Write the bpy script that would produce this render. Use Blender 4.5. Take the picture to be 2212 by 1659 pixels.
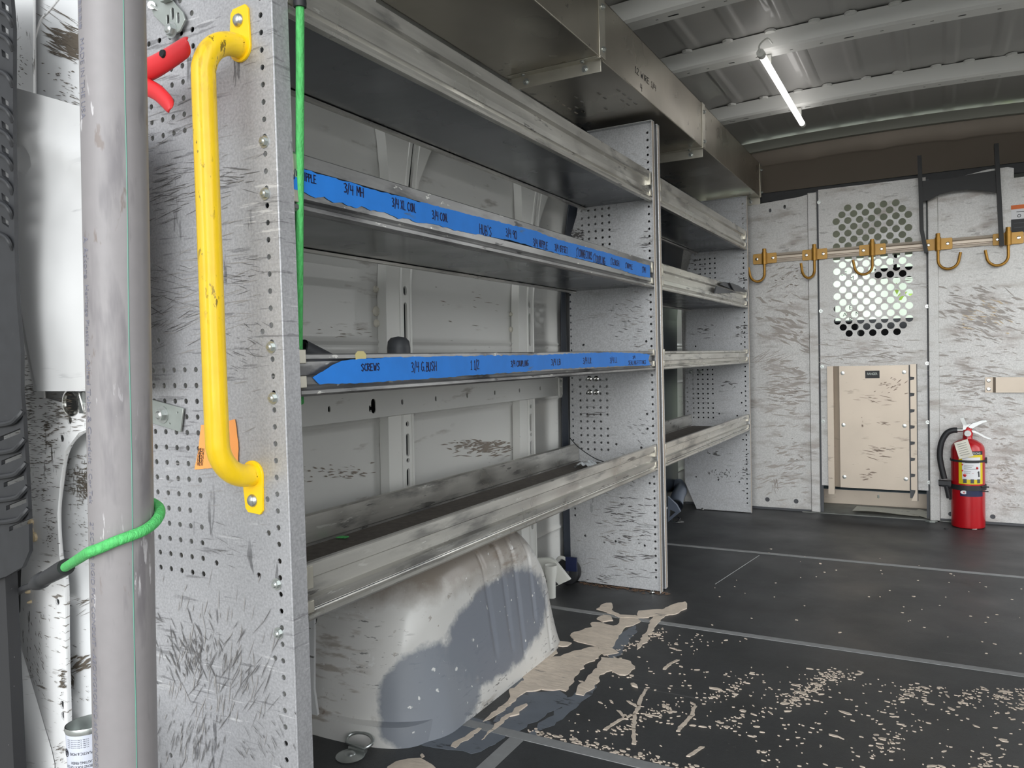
import bpy, math, random
from math import sin, cos, pi, radians
from mathutils import Vector, Matrix, noise as mnoise
from mathutils.geometry import delaunay_2d_cdt
random.seed(7)
for o in list(bpy.data.objects): bpy.data.objects.remove(o)
SC = bpy.context.scene
COL = SC.collection

# ------------------------------------------------------------------ camera
W, H, F = 2212., 1659., 1678.4
CH = 0.80                                   # camera height above the load floor
RR = Matrix(((0.87708223, 0.47967017, -0.02536294),
             (0.00723757, 0.03959897, 0.99918944),
             (-0.48028572, 0.87655487, -0.0312599)))     # rows: right, up, forward
cam_d = bpy.data.cameras.new('camera'); cam = bpy.data.objects.new('camera', cam_d); COL.objects.link(cam)
r, u, f = RR[0], RR[1], RR[2]
cam.matrix_world = Matrix(((r.x, u.x, -f.x, 0), (r.y, u.y, -f.y, 0), (r.z, u.z, -f.z, CH), (0, 0, 0, 1)))
cam_d.sensor_width = 36; cam_d.lens = F / W * 36; cam_d.clip_start = 0.02; cam_d.clip_end = 200
SC.camera = cam
# ------------------------------------------------------------------ light: overcast sky through the open rear and side doors
wd = bpy.data.worlds.new('sky'); SC.world = wd; wd.use_nodes = True
nt = wd.node_tree; nt.nodes.clear()
wo = nt.nodes.new('ShaderNodeOutputWorld'); bg = nt.nodes.new('ShaderNodeBackground')
tc = nt.nodes.new('ShaderNodeTexCoord'); sx = nt.nodes.new('ShaderNodeSeparateXYZ'); cr = nt.nodes.new('ShaderNodeValToRGB')
nt.links.new(tc.outputs['Generated'], sx.inputs[0]); nt.links.new(sx.outputs['Z'], cr.inputs[0])
cr.color_ramp.elements[0].position = 0.0; cr.color_ramp.elements[0].color = (0.80, 0.81, 0.80, 1)
cr.color_ramp.elements[1].position = 0.9; cr.color_ramp.elements[1].color = (0.90, 0.95, 1.0, 1)
nt.links.new(cr.outputs[0], bg.inputs[0])
def lobe(d, power, strength):            # bright patch added to the sky in one direction to fill the interior
    v = nt.nodes.new('ShaderNodeVectorMath'); v.operation = 'DOT_PRODUCT'; nt.links.new(tc.outputs['Generated'], v.inputs[0]); v.inputs[1].default_value = Vector(d).normalized()
    m1 = nt.nodes.new('ShaderNodeMath'); m1.operation = 'MAXIMUM'; nt.links.new(v.outputs['Value'], m1.inputs[0]); m1.inputs[1].default_value = 0
    m2 = nt.nodes.new('ShaderNodeMath'); m2.operation = 'POWER'; nt.links.new(m1.outputs[0], m2.inputs[0]); m2.inputs[1].default_value = power
    m3 = nt.nodes.new('ShaderNodeMath'); m3.operation = 'MULTIPLY'; nt.links.new(m2.outputs[0], m3.inputs[0]); m3.inputs[1].default_value = strength
    return m3.outputs[0]
acc = None
for L_ in ((lobe((.22, -1, .16), 9, 8.2)), (lobe((1, .25, .25), 5, 5.0)), (lobe((.1, 1, .2), 6, 2.6))):
    ad = nt.nodes.new('ShaderNodeMath'); ad.operation = 'ADD'; nt.links.new(L_, ad.inputs[0])
    if acc is None: ad.inputs[1].default_value = .62
    else: nt.links.new(acc, ad.inputs[1])
    acc = ad.outputs[0]
nt.links.new(acc, bg.inputs[1])
nt.links.new(bg.outputs[0], wo.inputs[0])
vs = SC.view_settings; vs.view_transform = 'Standard'; vs.look = 'None'; vs.gamma = 1; vs.exposure = 0.35; vs.use_curve_mapping = False

# ------------------------------------------------------------------ rays used to lay traced outlines onto known planes
def ray(x, y): return RR.transposed() @ Vector(((x - W / 2) / F, -(y - H / 2) / F, 1))
O3 = Vector((0, 0, CH))
def fx(x, y, X): d = ray(x, y); return O3 + d * (X / d.x)
def fy(x, y, Y): d = ray(x, y); return O3 + d * (Y / d.y)
def fz(x, y, Z=0.0): d = ray(x, y); return O3 + d * ((Z - CH) / d.z)

# ------------------------------------------------------------------ materials
def lin(c): return tuple(((v / 12.92) if v <= .04045 else ((v + .055) / 1.055) ** 2.4) for v in c)
def rgb(r_, g, b): return (*lin((r_ / 255, g / 255, b / 255)), 1)
MATS = {}
def mat(name, col, rough=.5, metal=0., var=None, marks=(), bump=None, emit=None, alpha=None, rvar=None, coat=0):
    m = bpy.data.materials.new(name); m.use_nodes = True; t = m.node_tree; N = t.nodes; L = t.links
    b = N['Principled BSDF']; b.inputs['Roughness'].default_value = rough; b.inputs['Metallic'].default_value = metal
    b.inputs['Coat Weight'].default_value = coat
    co = N.new('ShaderNodeTexCoord').outputs['Object']
    def noi(sc, det=2, rg=.5, dist=0):
        mp = N.new('ShaderNodeMapping'); L.new(co, mp.inputs[0])
        s = sc if isinstance(sc, (tuple, list)) else (sc, sc, sc)
        mp.inputs['Scale'].default_value = s[:3]
        if len(s) > 3: mp.inputs['Rotation'].default_value = s[3]
        mp.inputs['Location'].default_value = (random.uniform(0, 9), random.uniform(0, 9), random.uniform(0, 9))
        n = N.new('ShaderNodeTexNoise'); n.inputs['Scale'].default_value = 1; n.inputs['Detail'].default_value = det
        n.inputs['Roughness'].default_value = rg; n.inputs['Distortion'].default_value = dist
        L.new(mp.outputs[0], n.inputs[0]); return n.outputs['Fac']
    def rng(s, a, c, lo=0., hi=1.):
        q = N.new('ShaderNodeMapRange'); q.clamp = True
        q.inputs[1].default_value = a; q.inputs[2].default_value = c; q.inputs[3].default_value = lo; q.inputs[4].default_value = hi
        L.new(s, q.inputs[0]); return q.outputs[0]
    def mul(a, c):
        q = N.new('ShaderNodeMath'); q.operation = 'MULTIPLY'; L.new(a, q.inputs[0])
        if isinstance(c, (int, float)): q.inputs[1].default_value = c
        else: L.new(c, q.inputs[1])
        return q.outputs[0]
    def mix(fac, A, B):
        q = N.new('ShaderNodeMix'); q.data_type = 'RGBA'; L.new(fac, q.inputs[0])
        for s, v in ((6, A), (7, B)):
            if isinstance(v, tuple): q.inputs[s].default_value = v
            else: L.new(v, q.inputs[s])
        return q.outputs[2]
    cur = col
    if var:
        for (amt, sc) in var:
            n = rng(noi(sc, 3), .3, .7)
            lo = tuple(max(0, v * (1 - amt)) for v in col[:3]) + (1,); hi = tuple(min(1, v * (1 + amt)) for v in col[:3]) + (1,)
            if cur is col: cur = mix(n, lo, hi)
            else:
                q = N.new('ShaderNodeMix'); q.data_type = 'RGBA'; q.blend_type = 'MULTIPLY'; q.inputs[0].default_value = 1
                L.new(cur, q.inputs[6]); g = mix(n, (1 - amt,) * 3 + (1,), (min(1, 1 + amt),) * 3 + (1,)); L.new(g, q.inputs[7]); cur = q.outputs[2]
    for mk in marks:
        c2, sc, thr, wid, msc, mthr, stg = mk
        a = rng(noi(sc, 4, .6), thr, thr + wid)
        if msc: a = mul(a, rng(noi(msc, 2), mthr, mthr + .08))
        cur = mix(mul(a, stg), cur if not (cur is col) else col, c2)
    if isinstance(cur, tuple): b.inputs['Base Color'].default_value = cur
    else: L.new(cur, b.inputs['Base Color'])
    if rvar: L.new(rng(noi(rvar[0], 3), .3, .7, rvar[1], rvar[2]), b.inputs['Roughness'])
    if bump:
        bn = N.new('ShaderNodeBump'); bn.inputs['Strength'].default_value = bump[1]; bn.inputs['Distance'].default_value = .002
        L.new(noi(bump[0], 3), bn.inputs['Height']); L.new(bn.outputs[0], b.inputs['Normal'])
    if emit: b.inputs['Emission Color'].default_value = emit[0]; b.inputs['Emission Strength'].default_value = emit[1]
    if alpha is not None:
        b.inputs['Transmission Weight'].default_value = alpha; b.inputs['IOR'].default_value = 1.45
    MATS[name] = m; return m
BK = (.02, .02, .022, 1); BR = rgb(110, 92, 78)
scuffH = lambda: [(BK, (7, 7, 75, (0, .12, 0)), .61, .04, 3.5, .47, .4), (BK, (12, 12, 160, (0, -.2, 0)), .61, .03, 5, .49, .4), (rgb(96, 92, 90), (3, 3, 11, (0, .1, 0)), .54, .14, 2.5, .45, .5), (rgb(225, 225, 225), (10, 10, 120, (0, .3, 0)), .63, .03, 4, .5, .5)]
scuffR = lambda: [(BK, (40, 40, 7, (0, .5, 0)), .62, .03, 4, .5, .6)]
M_galv = mat('galvanised_panel', rgb(172, 172, 175), .42, .35, [(.16, 260), (.09, 6)], scuffH() + scuffR(), (320, .12))
M_galvn = mat('grey_speckled_panel', rgb(196, 197, 199), .42, .3, [(.16, 230), (.10, 3)],
              [(BK, (14, 14, 150, (0, .12, 0)), .62, .03, 6, .5, .35), (BK, (30, 10, 8, (0, .6, 0)), .66, .02, 5, .5, .3), (rgb(140, 136, 133), (5, 5, 22), .57, .1, 3, .48, .4)], (420, .12))
M_part = mat('partition_panel_metal', rgb(192, 191, 189), .45, .3, [(.12, 200), (.06, 4)],
             [(rgb(140, 130, 122), (6, 6, 20, (0, .35, 0)), .50, .16, 2.2, .44, .65), (rgb(90, 84, 80), (14, 14, 60, (0, -.2, 0)), .61, .05, 3, .48, .4), (rgb(170, 140, 100), (3, 3, 6), .58, .12, 2, .5, .4)], (300, .1))
M_alu = mat('extruded_aluminium', rgb(200, 198, 192), .36, .8, [(.16, (40, 3, 40))],
            [(rgb(82, 82, 84), (60, 5, 26), .50, .14, (4, 2, 4), .43, .55), (BK, (100, 10, 60), .62, .03, 4, .48, .6), (rgb(235, 235, 230), (90, 16, 90), .62, .03, 5, .48, .7)], (200, .06), rvar=(9, .25, .45))
M_alud = mat('tape_shelf_aluminium', rgb(150, 150, 150), .38, .8, [(.22, (30, 5, 30))],
             [(rgb(58, 58, 62), (50, 6, 26), .49, .14, (4, 2, 4), .42, .6), (BK, (100, 10, 60), .62, .03, 4, .48, .7), (rgb(225, 225, 220), (90, 30, 90), .64, .02, 5, .48, .8)], (160, .1))
M_alub = mat('bright_alloy_plate', rgb(184, 172, 158), .42, .5, [(.06, 5)],
             [(rgb(110, 98, 90), (10, 10, 40, (0, .5, 0)), .60, .1, 3, .48, .6), (BK, (12, 12, 130), .68, .02, 4, .52, .6)])
M_tray = mat('folded_steel_tray', rgb(172, 166, 154), .28, .9, [(.08, 4)], [(rgb(70, 66, 60), 30, .66, .05, 3, .52, .6)], (60, .03), rvar=(5, .22, .42))
M_trayend = mat('zinc_angle', rgb(200, 196, 184), .35, .8, [(.06, 30)])
M_deck = mat('shelf_deck_steel', rgb(112, 115, 120), .24, .85, [(.06, (3, 30, 3))], (), None, rvar=(4, .2, .34))
M_mat = mat('ribbed_shelf_liner', rgb(88, 82, 76), .8, 0, [(.2, 60)], [(rgb(120, 110, 100), 40, .6, .1, 4, .45, .5)], ((400, 60, 60), .5))
M_van = mat('grey_van_paint', rgb(206, 206, 203), .45, 0, [(.03, 3)],
            [(rgb(110, 98, 88), (4, 6, 30), .60, .10, (3, 3, 3), .5, .55), (BK, (20, 20, 100), .70, .02, 5, .52, .7)], None, coat=.2)
M_rib = mat('grey_van_rib_paint', rgb(224, 224, 220), .42, 0, [(.02, 5)], [(BK, (30, 30, 60), .71, .02, 5, .53, .6)], coat=.2)
M_white = mat('white_van_paint', rgb(222, 222, 222), .34, 0, [(.03, 4)],
              [(rgb(92, 82, 70), (22, 22, 160), .59, .03, (5, 5, 7), .50, .85), (rgb(60, 55, 48), (130, 130, 24), .62, .03, (6, 6, 6), .5, .8), (rgb(150, 142, 130), 9, .62, .1, 4, .5, .5)], coat=.3)
M_whiteb = mat('white_recess_paint', rgb(206, 207, 208), .4, 0, [(.03, 4)],
               [(rgb(58, 54, 48), (18, 18, 110, (0, .35, 0)), .63, .03, (4, 4, 5), .52, .85), (rgb(60, 56, 50), (120, 120, 26), .67, .03, 6, .52, .8)], coat=.2)
M_roof = mat('roof_skin_paint', rgb(168, 167, 164), .42, .1, [(.04, 3)], [(BK, 40, .72, .02, 4, .55, .6)], (8, .05), coat=.18)
M_beam = mat('roof_beam_paint', rgb(226, 226, 222), .4, 0, [(.02, 5)], [(BK, 60, .74, .02, 4, .55, .6)])
M_head = mat('brown_header_trim', rgb(146, 134, 122), .5, .2, [(.05, 4)])
M_black = mat('black_plastic', rgb(36, 37, 40), .55, 0, [(.15, 40)], [(rgb(90, 85, 80), 60, .66, .08, 8, .5, .5)])
M_seal = mat('black_rubber_seal', rgb(38, 38, 40), .7, 0, None, [(rgb(200, 195, 190), 160, .72, .02, None, 0, .8)])
M_floor = mat('charcoal_rubber_floor', rgb(58, 59, 60), .5, 0, [(.18, 5), (.2, 120)],
              [(rgb(104, 104, 104), (2, 60, 2, (0, 0, .5)), .66, .03, 3, .5, .5), (rgb(30, 28, 26), (3, 3, 3), .6, .12, None, 0, .6), (rgb(120, 118, 112), 90, .70, .02, 3, .5, .6)], (500, .25), rvar=(4, .38, .6))
M_seam = mat('grey_seam_strip', rgb(132, 133, 133), .6, 0, [(.08, 40)])
M_spill = mat('dried_cream_paint', rgb(206, 192, 176), .6, 0, [(.10, 30)], [(rgb(90, 88, 88), (14, 70, 14, (0, 0, -.6)), .62, .04, 8, .5, .7)], ((30, 90, 30, (0, 0, -.6)), .9))
M_spray = mat('grey_spray_paint', rgb(100, 106, 114), .5, 0, [(.1, 12)], [(rgb(40, 40, 42), (30, 90, 30, (0, 0, -.6)), .58, .05, 10, .46, .8)])
M_yel = mat('yellow_painted_tube', rgb(252, 208, 30), .38, 0, [(.05, 30)], [(rgb(90, 70, 30), (110, 110, 40), .61, .04, (9, 9, 5), .47, .85), (rgb(205, 165, 40), (60, 60, 20), .54, .08, 6, .45, .5)], ((160, 160, 20), .25), coat=.2)
M_yplate = mat('yellow_plate_paint', rgb(252, 206, 16), .4)
M_gold = mat('gold_zinc_hook', rgb(168, 124, 48), .38, .45, [(.1, 30)])
M_goldp = mat('gold_painted_bracket', rgb(194, 150, 76), .45, .25, [(.06, 20)])
M_zinc = mat('zinc_plated_steel', rgb(190, 194, 192), .3, .9, [(.06, 30)])
M_zplate = mat('dull_zinc_plate', rgb(160, 166, 162), .42, .6, [(.06, 40)])
M_chrome = mat('bright_steel', rgb(215, 215, 212), .16, 1)
M_red = mat('red_enamel', rgb(176, 12, 24), .32, .1, [(.06, 8)], coat=.4)
M_clamp = mat('red_clamp_plastic', rgb(205, 38, 44), .42, 0, [(.08, 20)], [(rgb(90, 20, 20), 30, .66, .06, 6, .5, .5)])
M_green = mat('green_woven_cord', rgb(78, 176, 96), .7, 0, [(.22, (300, 300, 60))], [(rgb(40, 90, 45), 60, .7, .04, None, 0, .8)], ((500, 500, 200), .8))
M_blue = mat('blue_masking_tape', rgb(30, 122, 214), .6, 0, [(.05, 25)], [(rgb(90, 105, 110), (60, 14, 60), .66, .03, 5, .52, .8)])
M_ink = mat('dark_marker_ink', rgb(22, 24, 66), .6)
M_inkb = mat('black_ink', rgb(28, 28, 36), .6)
M_print = mat('faded_grey_print', rgb(112, 112, 124), .6)
M_pvc = mat('grey_conduit_plastic', rgb(132, 128, 129), .55, 0, [(.07, (14, 14, 3)), (.05, 60)],
            [(rgb(96, 92, 96), (34, 34, 6), .53, .12, 5, .44, .6), (rgb(190, 187, 189), (110, 110, 20), .62, .03, 6, .5, .8), (rgb(100, 84, 74), (40, 40, 14), .63, .04, 5, .5, .6)], coat=.1)
M_teal = mat('green_print_stripe', rgb(92, 142, 126), .5)
M_sheet = mat('thin_aluminium_sheet', rgb(226, 226, 226), .36, .55, [(.06, 5)], [(rgb(120, 120, 124), (6, 6, 50, (0, .2, 0)), .62, .05, 4, .5, .4)], None, rvar=(5, .3, .5))
M_dark = mat('dark_shade_and_pin', rgb(16, 17, 22), .8)  # near-black colour painted in as shade in hollows; also the clamp pin
M_dgrey = mat('dark_grey_plastic', rgb(70, 72, 76), .5, 0, [(.05, 30)])
M_fit = mat('grey_blue_plastic', rgb(96, 104, 118), .4)
M_wplast = mat('off_white_plastic', rgb(216, 216, 210), .45, 0, None, [(rgb(60, 60, 60), 70, .72, .02, 9, .5, .8)])
M_navy = mat('navy_plastic', rgb(20, 30, 68), .5)
M_paper = mat('crumpled_paper', rgb(214, 210, 198), .8, 0, [(.05, 30)], [(rgb(120, 118, 112), (60, 60, 60), .62, .04, 20, .45, .6)])
M_note = mat('orange_note_paper', rgb(240, 160, 88), .7, 0, [(.03, 20)])
M_can = mat('can_label_paper', rgb(196, 200, 212), .4, .1, [(.04, 30)])
M_lyel = mat('yellow_label', rgb(214, 190, 24), .5); M_lwhite = mat('white_label', rgb(214, 214, 216), .5)
M_org = mat('orange_label', rgb(214, 104, 30), .5)
M_lamp = mat('lit_tube_diffuser', (1, 1, 1, 1), .4, emit=((1, .97, .95, 1), 3))
M_bluesill = mat('blue_grey_channel', rgb(112, 126, 136), .45, .3)
M_conc = mat('outdoor_concrete', rgb(150, 148, 142), .9, 0, [(.08, 2)])
M_outw = mat('outdoor_light_wall', rgb(190, 200, 186), .9, 0, [(.3, .8)])
M_leaf = mat('outdoor_foliage', rgb(130, 160, 60), .9, 0, [(.5, 4)])
M_seat = mat('dark_seat_fabric', rgb(34, 34, 38), .9)
M_liner = mat('cab_headliner', rgb(236, 238, 216), .9)
M_rust = mat('rusty_debris', rgb(104, 82, 66), .9)
M_clear = mat('clear_plastic_film', rgb(215, 218, 216), .25, 0, [(.1, 60)])
M_bag = mat('frosted_plastic_scrap', rgb(190, 194, 196), .3)

# arch paint: white with a sprayed grey patch and brown dust on top (stains of their own shape)
def arch_mat():
    m = mat('wheel_arch_paint', rgb(206, 205, 202), .36, 0, [(.06, 5)],
            [(rgb(130, 114, 98), (10, 10, 50), .54, .1, 3, .45, .6), (BK, (30, 30, 130), .61, .03, 5, .5, .7), (rgb(110, 90, 72), (60, 60, 60), .64, .04, 4, .5, .5)], coat=.2)
    t = m.node_tree; N = t.nodes; L = t.links; b = N['Principled BSDF']
    src = b.inputs['Base Color'].links[0].from_socket
    ge = N.new('ShaderNodeNewGeometry')
    nz = N.new('ShaderNodeTexNoise'); nz.inputs['Scale'].default_value = 11; nz.inputs['Detail'].default_value = 8; nz.inputs['Roughness'].default_value = .65
    L.new(ge.outputs['Position'], nz.inputs[0])
    def blob(px, py, pz, rx, ry, rz, c, soft, cur, stg, namp=.5):
        v = N.new('ShaderNodeVectorMath'); v.operation = 'SUBTRACT'; L.new(ge.outputs['Position'], v.inputs[0]); v.inputs[1].default_value = (px, py, pz)
        w = N.new('ShaderNodeVectorMath'); w.operation = 'DIVIDE'; L.new(v.outputs[0], w.inputs[0]); w.inputs[1].default_value = (rx, ry, rz)
        ln = N.new('ShaderNodeVectorMath'); ln.operation = 'LENGTH'; L.new(w.outputs[0], ln.inputs[0])
        ad = N.new('ShaderNodeMath'); ad.operation = 'MULTIPLY_ADD'; L.new(nz.outputs[0], ad.inputs[0]); ad.inputs[1].default_value = namp; L.new(ln.outputs['Value'], ad.inputs[2])
        mr = N.new('ShaderNodeMapRange'); L.new(ad.outputs[0], mr.inputs[0]); mr.inputs[1].default_value = 1 + namp / 2 - soft; mr.inputs[2].default_value = 1 + namp / 2 + soft
        mr.inputs[3].default_value = stg; mr.inputs[4].default_value = 0
        q = N.new('ShaderNodeMix'); q.data_type = 'RGBA'; L.new(mr.outputs[0], q.inputs[0]); L.new(cur, q.inputs[6]); q.inputs[7].default_value = c
        return q.outputs[2]
    cur = blob(-.96, 1.64, .155, .14, .26, .115, rgb(112, 118, 130), .07, src, .95, .7)
    cur = blob(-.96, 1.36, .08, .10, .15, .11, rgb(120, 126, 136), .07, cur, .9, .7)
    cur = blob(-1.1, 1.55, .37, .3, .40, .10, rgb(120, 104, 88), .25, cur, .75, .9)
    wn = N.new('ShaderNodeTexNoise'); wn.inputs['Scale'].default_value = 42; wn.inputs['Detail'].default_value = 4; L.new(ge.outputs['Position'], wn.inputs[0])
    w1 = N.new('ShaderNodeMapRange'); L.new(wn.outputs[0], w1.inputs[0]); w1.inputs[1].default_value = .685; w1.inputs[2].default_value = .70
    q = N.new('ShaderNodeMix'); q.data_type = 'RGBA'; L.new(w1.outputs[0], q.inputs[0]); L.new(cur, q.inputs[6]); q.inputs[7].default_value = rgb(214, 214, 212); cur = q.outputs[2]
    L.new(cur, b.inputs['Base Color']); return m
M_arch = arch_mat()

# ------------------------------------------------------------------ mesh builder
def inpoly(p, P):
    x, y = p; c = False; j = len(P) - 1
    for i in range(len(P)):
        xi, yi = P[i]; xj, yj = P[j]
        if (yi > y) != (yj > y) and x < (xj - xi) * (y - yi) / (yj - yi) + xi: c = not c
        j = i
    return c
def circ(cx, cy, r_, n=10, sy=1.0, a0=0.): return [(cx + r_ * cos(a0 + 2 * pi * k / n), cy + r_ * sy * sin(a0 + 2 * pi * k / n)) for k in range(n)]
def slot(cx, cy, hw, hh, n=5):
    P = []
    if hh >= hw:
        for k in range(n + 1): a = pi * k / n; P.append((cx + hw * cos(a), cy + hh - hw + hw * sin(a)))
        for k in range(n + 1): a = pi + pi * k / n; P.append((cx + hw * cos(a), cy - hh + hw + hw * sin(a)))
    else:
        for k in range(n + 1): a = -pi / 2 + pi * k / n; P.append((cx + hw - hh + hh * cos(a), cy + hh * sin(a)))
        for k in range(n + 1): a = pi / 2 + pi * k / n; P.append((cx - hw + hh + hh * cos(a), cy + hh * sin(a)))
    return P
class MB:
    def __init__(s): s.v = []; s.f = []
    def add(s, vs_, fs): n = len(s.v); s.v += [Vector(q) for q in vs_]; s.f += [[i + n for i in g] for g in fs]; return s
    def box(s, x0, x1, y0, y1, z0, z1):
        return s.add([(x0, y0, z0), (x1, y0, z0), (x1, y1, z0), (x0, y1, z0), (x0, y0, z1), (x1, y0, z1), (x1, y1, z1), (x0, y1, z1)],
                     [(0, 3, 2, 1), (4, 5, 6, 7), (0, 1, 5, 4), (1, 2, 6, 5), (2, 3, 7, 6), (3, 0, 4, 7)])
    def tube(s, pts, r_, seg=12, cap=True, closed=False):
        pts = [Vector(p) for p in pts]; n = len(pts); rs = r_ if isinstance(r_, (list, tuple)) else [r_] * n
        T = []
        for i in range(n):
            a = pts[i - 1] if (i > 0 or closed) else pts[i]; b = pts[(i + 1) % n] if (i < n - 1 or closed) else pts[i]
            T.append((b - a).normalized())
        up = Vector((0, 0, 1)) if abs(T[0].z) < .9 else Vector((1, 0, 0))
        nrm = T[0].cross(up).normalized(); vs_ = []
        for i in range(n):
            nrm = (nrm - T[i] * nrm.dot(T[i])).normalized(); bi = T[i].cross(nrm)
            for k in range(seg): a = 2 * pi * k / seg; vs_.append(pts[i] + (nrm * cos(a) + bi * sin(a)) * rs[i])
        fs = []
        for i in range(n if closed else n - 1):
            j = (i + 1) % n
            for k in range(seg): k2 = (k + 1) % seg; fs.append((i * seg + k, i * seg + k2, j * seg + k2, j * seg + k))
        if cap and not closed: fs += [tuple(range(seg - 1, -1, -1)), tuple((n - 1) * seg + k for k in range(seg))]
        return s.add(vs_, fs)
    def cyl(s, a, b, r_, seg=16, r2=None): return s.tube([a, b], [r_, r2 if r2 is not None else r_], seg)
    def lathe(s, prof, o, seg=24, axis='z', cap=True):
        o = Vector(o); vs_ = []; fs = []
        for (r_, h) in prof:
            for k in range(seg):
                a = 2 * pi * k / seg; p = (r_ * cos(a), r_ * sin(a), h)
                if axis == 'y': p = (p[0], h, p[1])
                if axis == 'x': p = (h, p[0], p[1])
                vs_.append(o + Vector(p))
        for i in range(len(prof) - 1):
            for k in range(seg): k2 = (k + 1) % seg; fs.append((i * seg + k, i * seg + k2, (i + 1) * seg + k2, (i + 1) * seg + k))
        if cap:
            if prof[0][0] > 1e-6: fs.append(tuple(range(seg - 1, -1, -1)))
            if prof[-1][0] > 1e-6: fs.append(tuple((len(prof) - 1) * seg + k for k in range(seg)))
        return s.add(vs_, fs)
    def plate(s, outer, holes, ax, a0, a1, warp=None):
        """flat sheet with holes; ax = normal axis; outline in the other two axes; a0,a1 = its two faces"""
        loops = [outer] + list(holes); P = []; E = []
        for L in loops:
            n = len(P); P += [Vector(q) for q in L]; E += [(n + i, n + (i + 1) % len(L)) for i in range(len(L))]
        nv, ne, nf, *_ = delaunay_2d_cdt(P, E, [], 0, 1e-7)
        bb = [(min(q[0] for q in h), max(q[0] for q in h), min(q[1] for q in h), max(q[1] for q in h), h) for h in holes]
        keep = []
        for t in nf:
            c = sum((nv[i] for i in t), Vector((0, 0))) / len(t); c = (c.x, c.y)
            if not inpoly(c, outer): continue
            if any(b0 < c[0] < b1 and b2 < c[1] < b3 and inpoly(c, h) for b0, b1, b2, b3, h in bb): continue
            keep.append(t)
        def to3(p, a): return {'x': (a, p[0], p[1]), 'y': (p[0], a, p[1]), 'z': (p[0], p[1], a)}[ax]
        n = len(nv); vs_ = [to3(p, a0) for p in nv] + [to3(p, a1) for p in nv]
        ec = {}
        for t in keep:
            for i in range(len(t)): a, b = t[i], t[(i + 1) % len(t)]; ec[(a, b)] = 1
        fs = [tuple(t) for t in keep] + [tuple(i + n for i in reversed(t)) for t in keep]
        fs += [(b, a, a + n, b + n) for (a, b) in ec if (b, a) not in ec]
        return s.add(vs_, fs)
    def prof(s, P, ax, a0, a1):                       # closed profile extruded along an axis
        return s.plate(P, [], ax, a0, a1)
    def grid(s, fn, nu, nv_, closeu=False):
        vs_ = [fn(i / nu, j / nv_) for j in range(nv_ + 1) for i in range(nu + 1)]
        fs = [(j * (nu + 1) + i, j * (nu + 1) + i + 1, (j + 1) * (nu + 1) + i + 1, (j + 1) * (nu + 1) + i) for j in range(nv_) for i in range(nu)]
        return s.add(vs_, fs)
    def hexbolt(s, p, n_, r_=.008, h=.006, washer=True):
        p = Vector(p); n_ = Vector(n_).normalized()
        if washer: s.tube([p, p + n_ * .0015], r_ * 1.45, 14)
        s.tube([p + n_ * .001, p + n_ * h], r_, 6); s.tube([p + n_ * h, p + n_ * (h + .002)], [r_ * .75, r_ * .45], 10)
        return s
def tag(o, label=None, cat=None, group=None, kind=None):
    if label: o['label'] = label
    if cat: o['category'] = cat
    if group: o['group'] = group
    if kind: o['kind'] = kind
    return o
BASE = {}
def thing(name, loc, label, cat, group=None):
    o = bpy.data.objects.new(name, None); COL.objects.link(o); o.location = loc; o.empty_display_size = .05
    BASE[o.name] = Vector(loc); return tag(o, label, cat, group)
def part(name, mb, m, parent=None, label=None, base=None, smooth=35, bev=0, solid=0):
    b = BASE[parent.name] if parent else Vector(base or (0, 0, 0))
    me = bpy.data.meshes.new(name); me.from_pydata([v - b for v in mb.v], [], [list(g) for g in mb.f])
    me.validate(); me.update()
    import bmesh
    bm = bmesh.new(); bm.from_mesh(me); bmesh.ops.recalc_face_normals(bm, faces=bm.faces); bm.to_mesh(me); bm.free()
    if smooth:
        me.shade_smooth(); me.set_sharp_from_angle(angle=radians(smooth))
    me.materials.append(m)
    o = bpy.data.objects.new(name, me); COL.objects.link(o)
    if parent: o.parent = parent
    else: o.location = b
    BASE[o.name] = b
    if solid: md = o.modifiers.new('thickness', 'SOLIDIFY'); md.thickness = solid; md.offset = 0
    if bev: md = o.modifiers.new('bevel', 'BEVEL'); md.width = bev; md.segments = 2; md.limit_method = 'ANGLE'; md.angle_limit = radians(40)
    if label: o['label'] = label
    return o
def struct(name, mb, m, **k): o = part(name, mb, m, None, **k); o['kind'] = 'structure'; return o
def solo(name, mb, m, label, cat, base, group=None, kind=None, **k): return tag(part(name, mb, m, None, base=base, **k), label, cat, group, kind)
def lerp(a, b, t): return a + (b - a) * t
def smoothpath(P, n=8):                                # Catmull-Rom
    P = [Vector(p) for p in P]; Q = [P[0] * 2 - P[1]] + P + [P[-1] * 2 - P[-2]]; out = []
    for i in range(1, len(Q) - 2):
        for k in range(n):
            t = k / n; a, b, c, d = Q[i - 1], Q[i], Q[i + 1], Q[i + 2]
            out.append(.5 * ((2 * b) + (c - a) * t + (2 * a - 5 * b + 4 * c - d) * t * t + (3 * b - a - 3 * c + d) * t ** 3))
    out.append(P[-1]); return out

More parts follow.
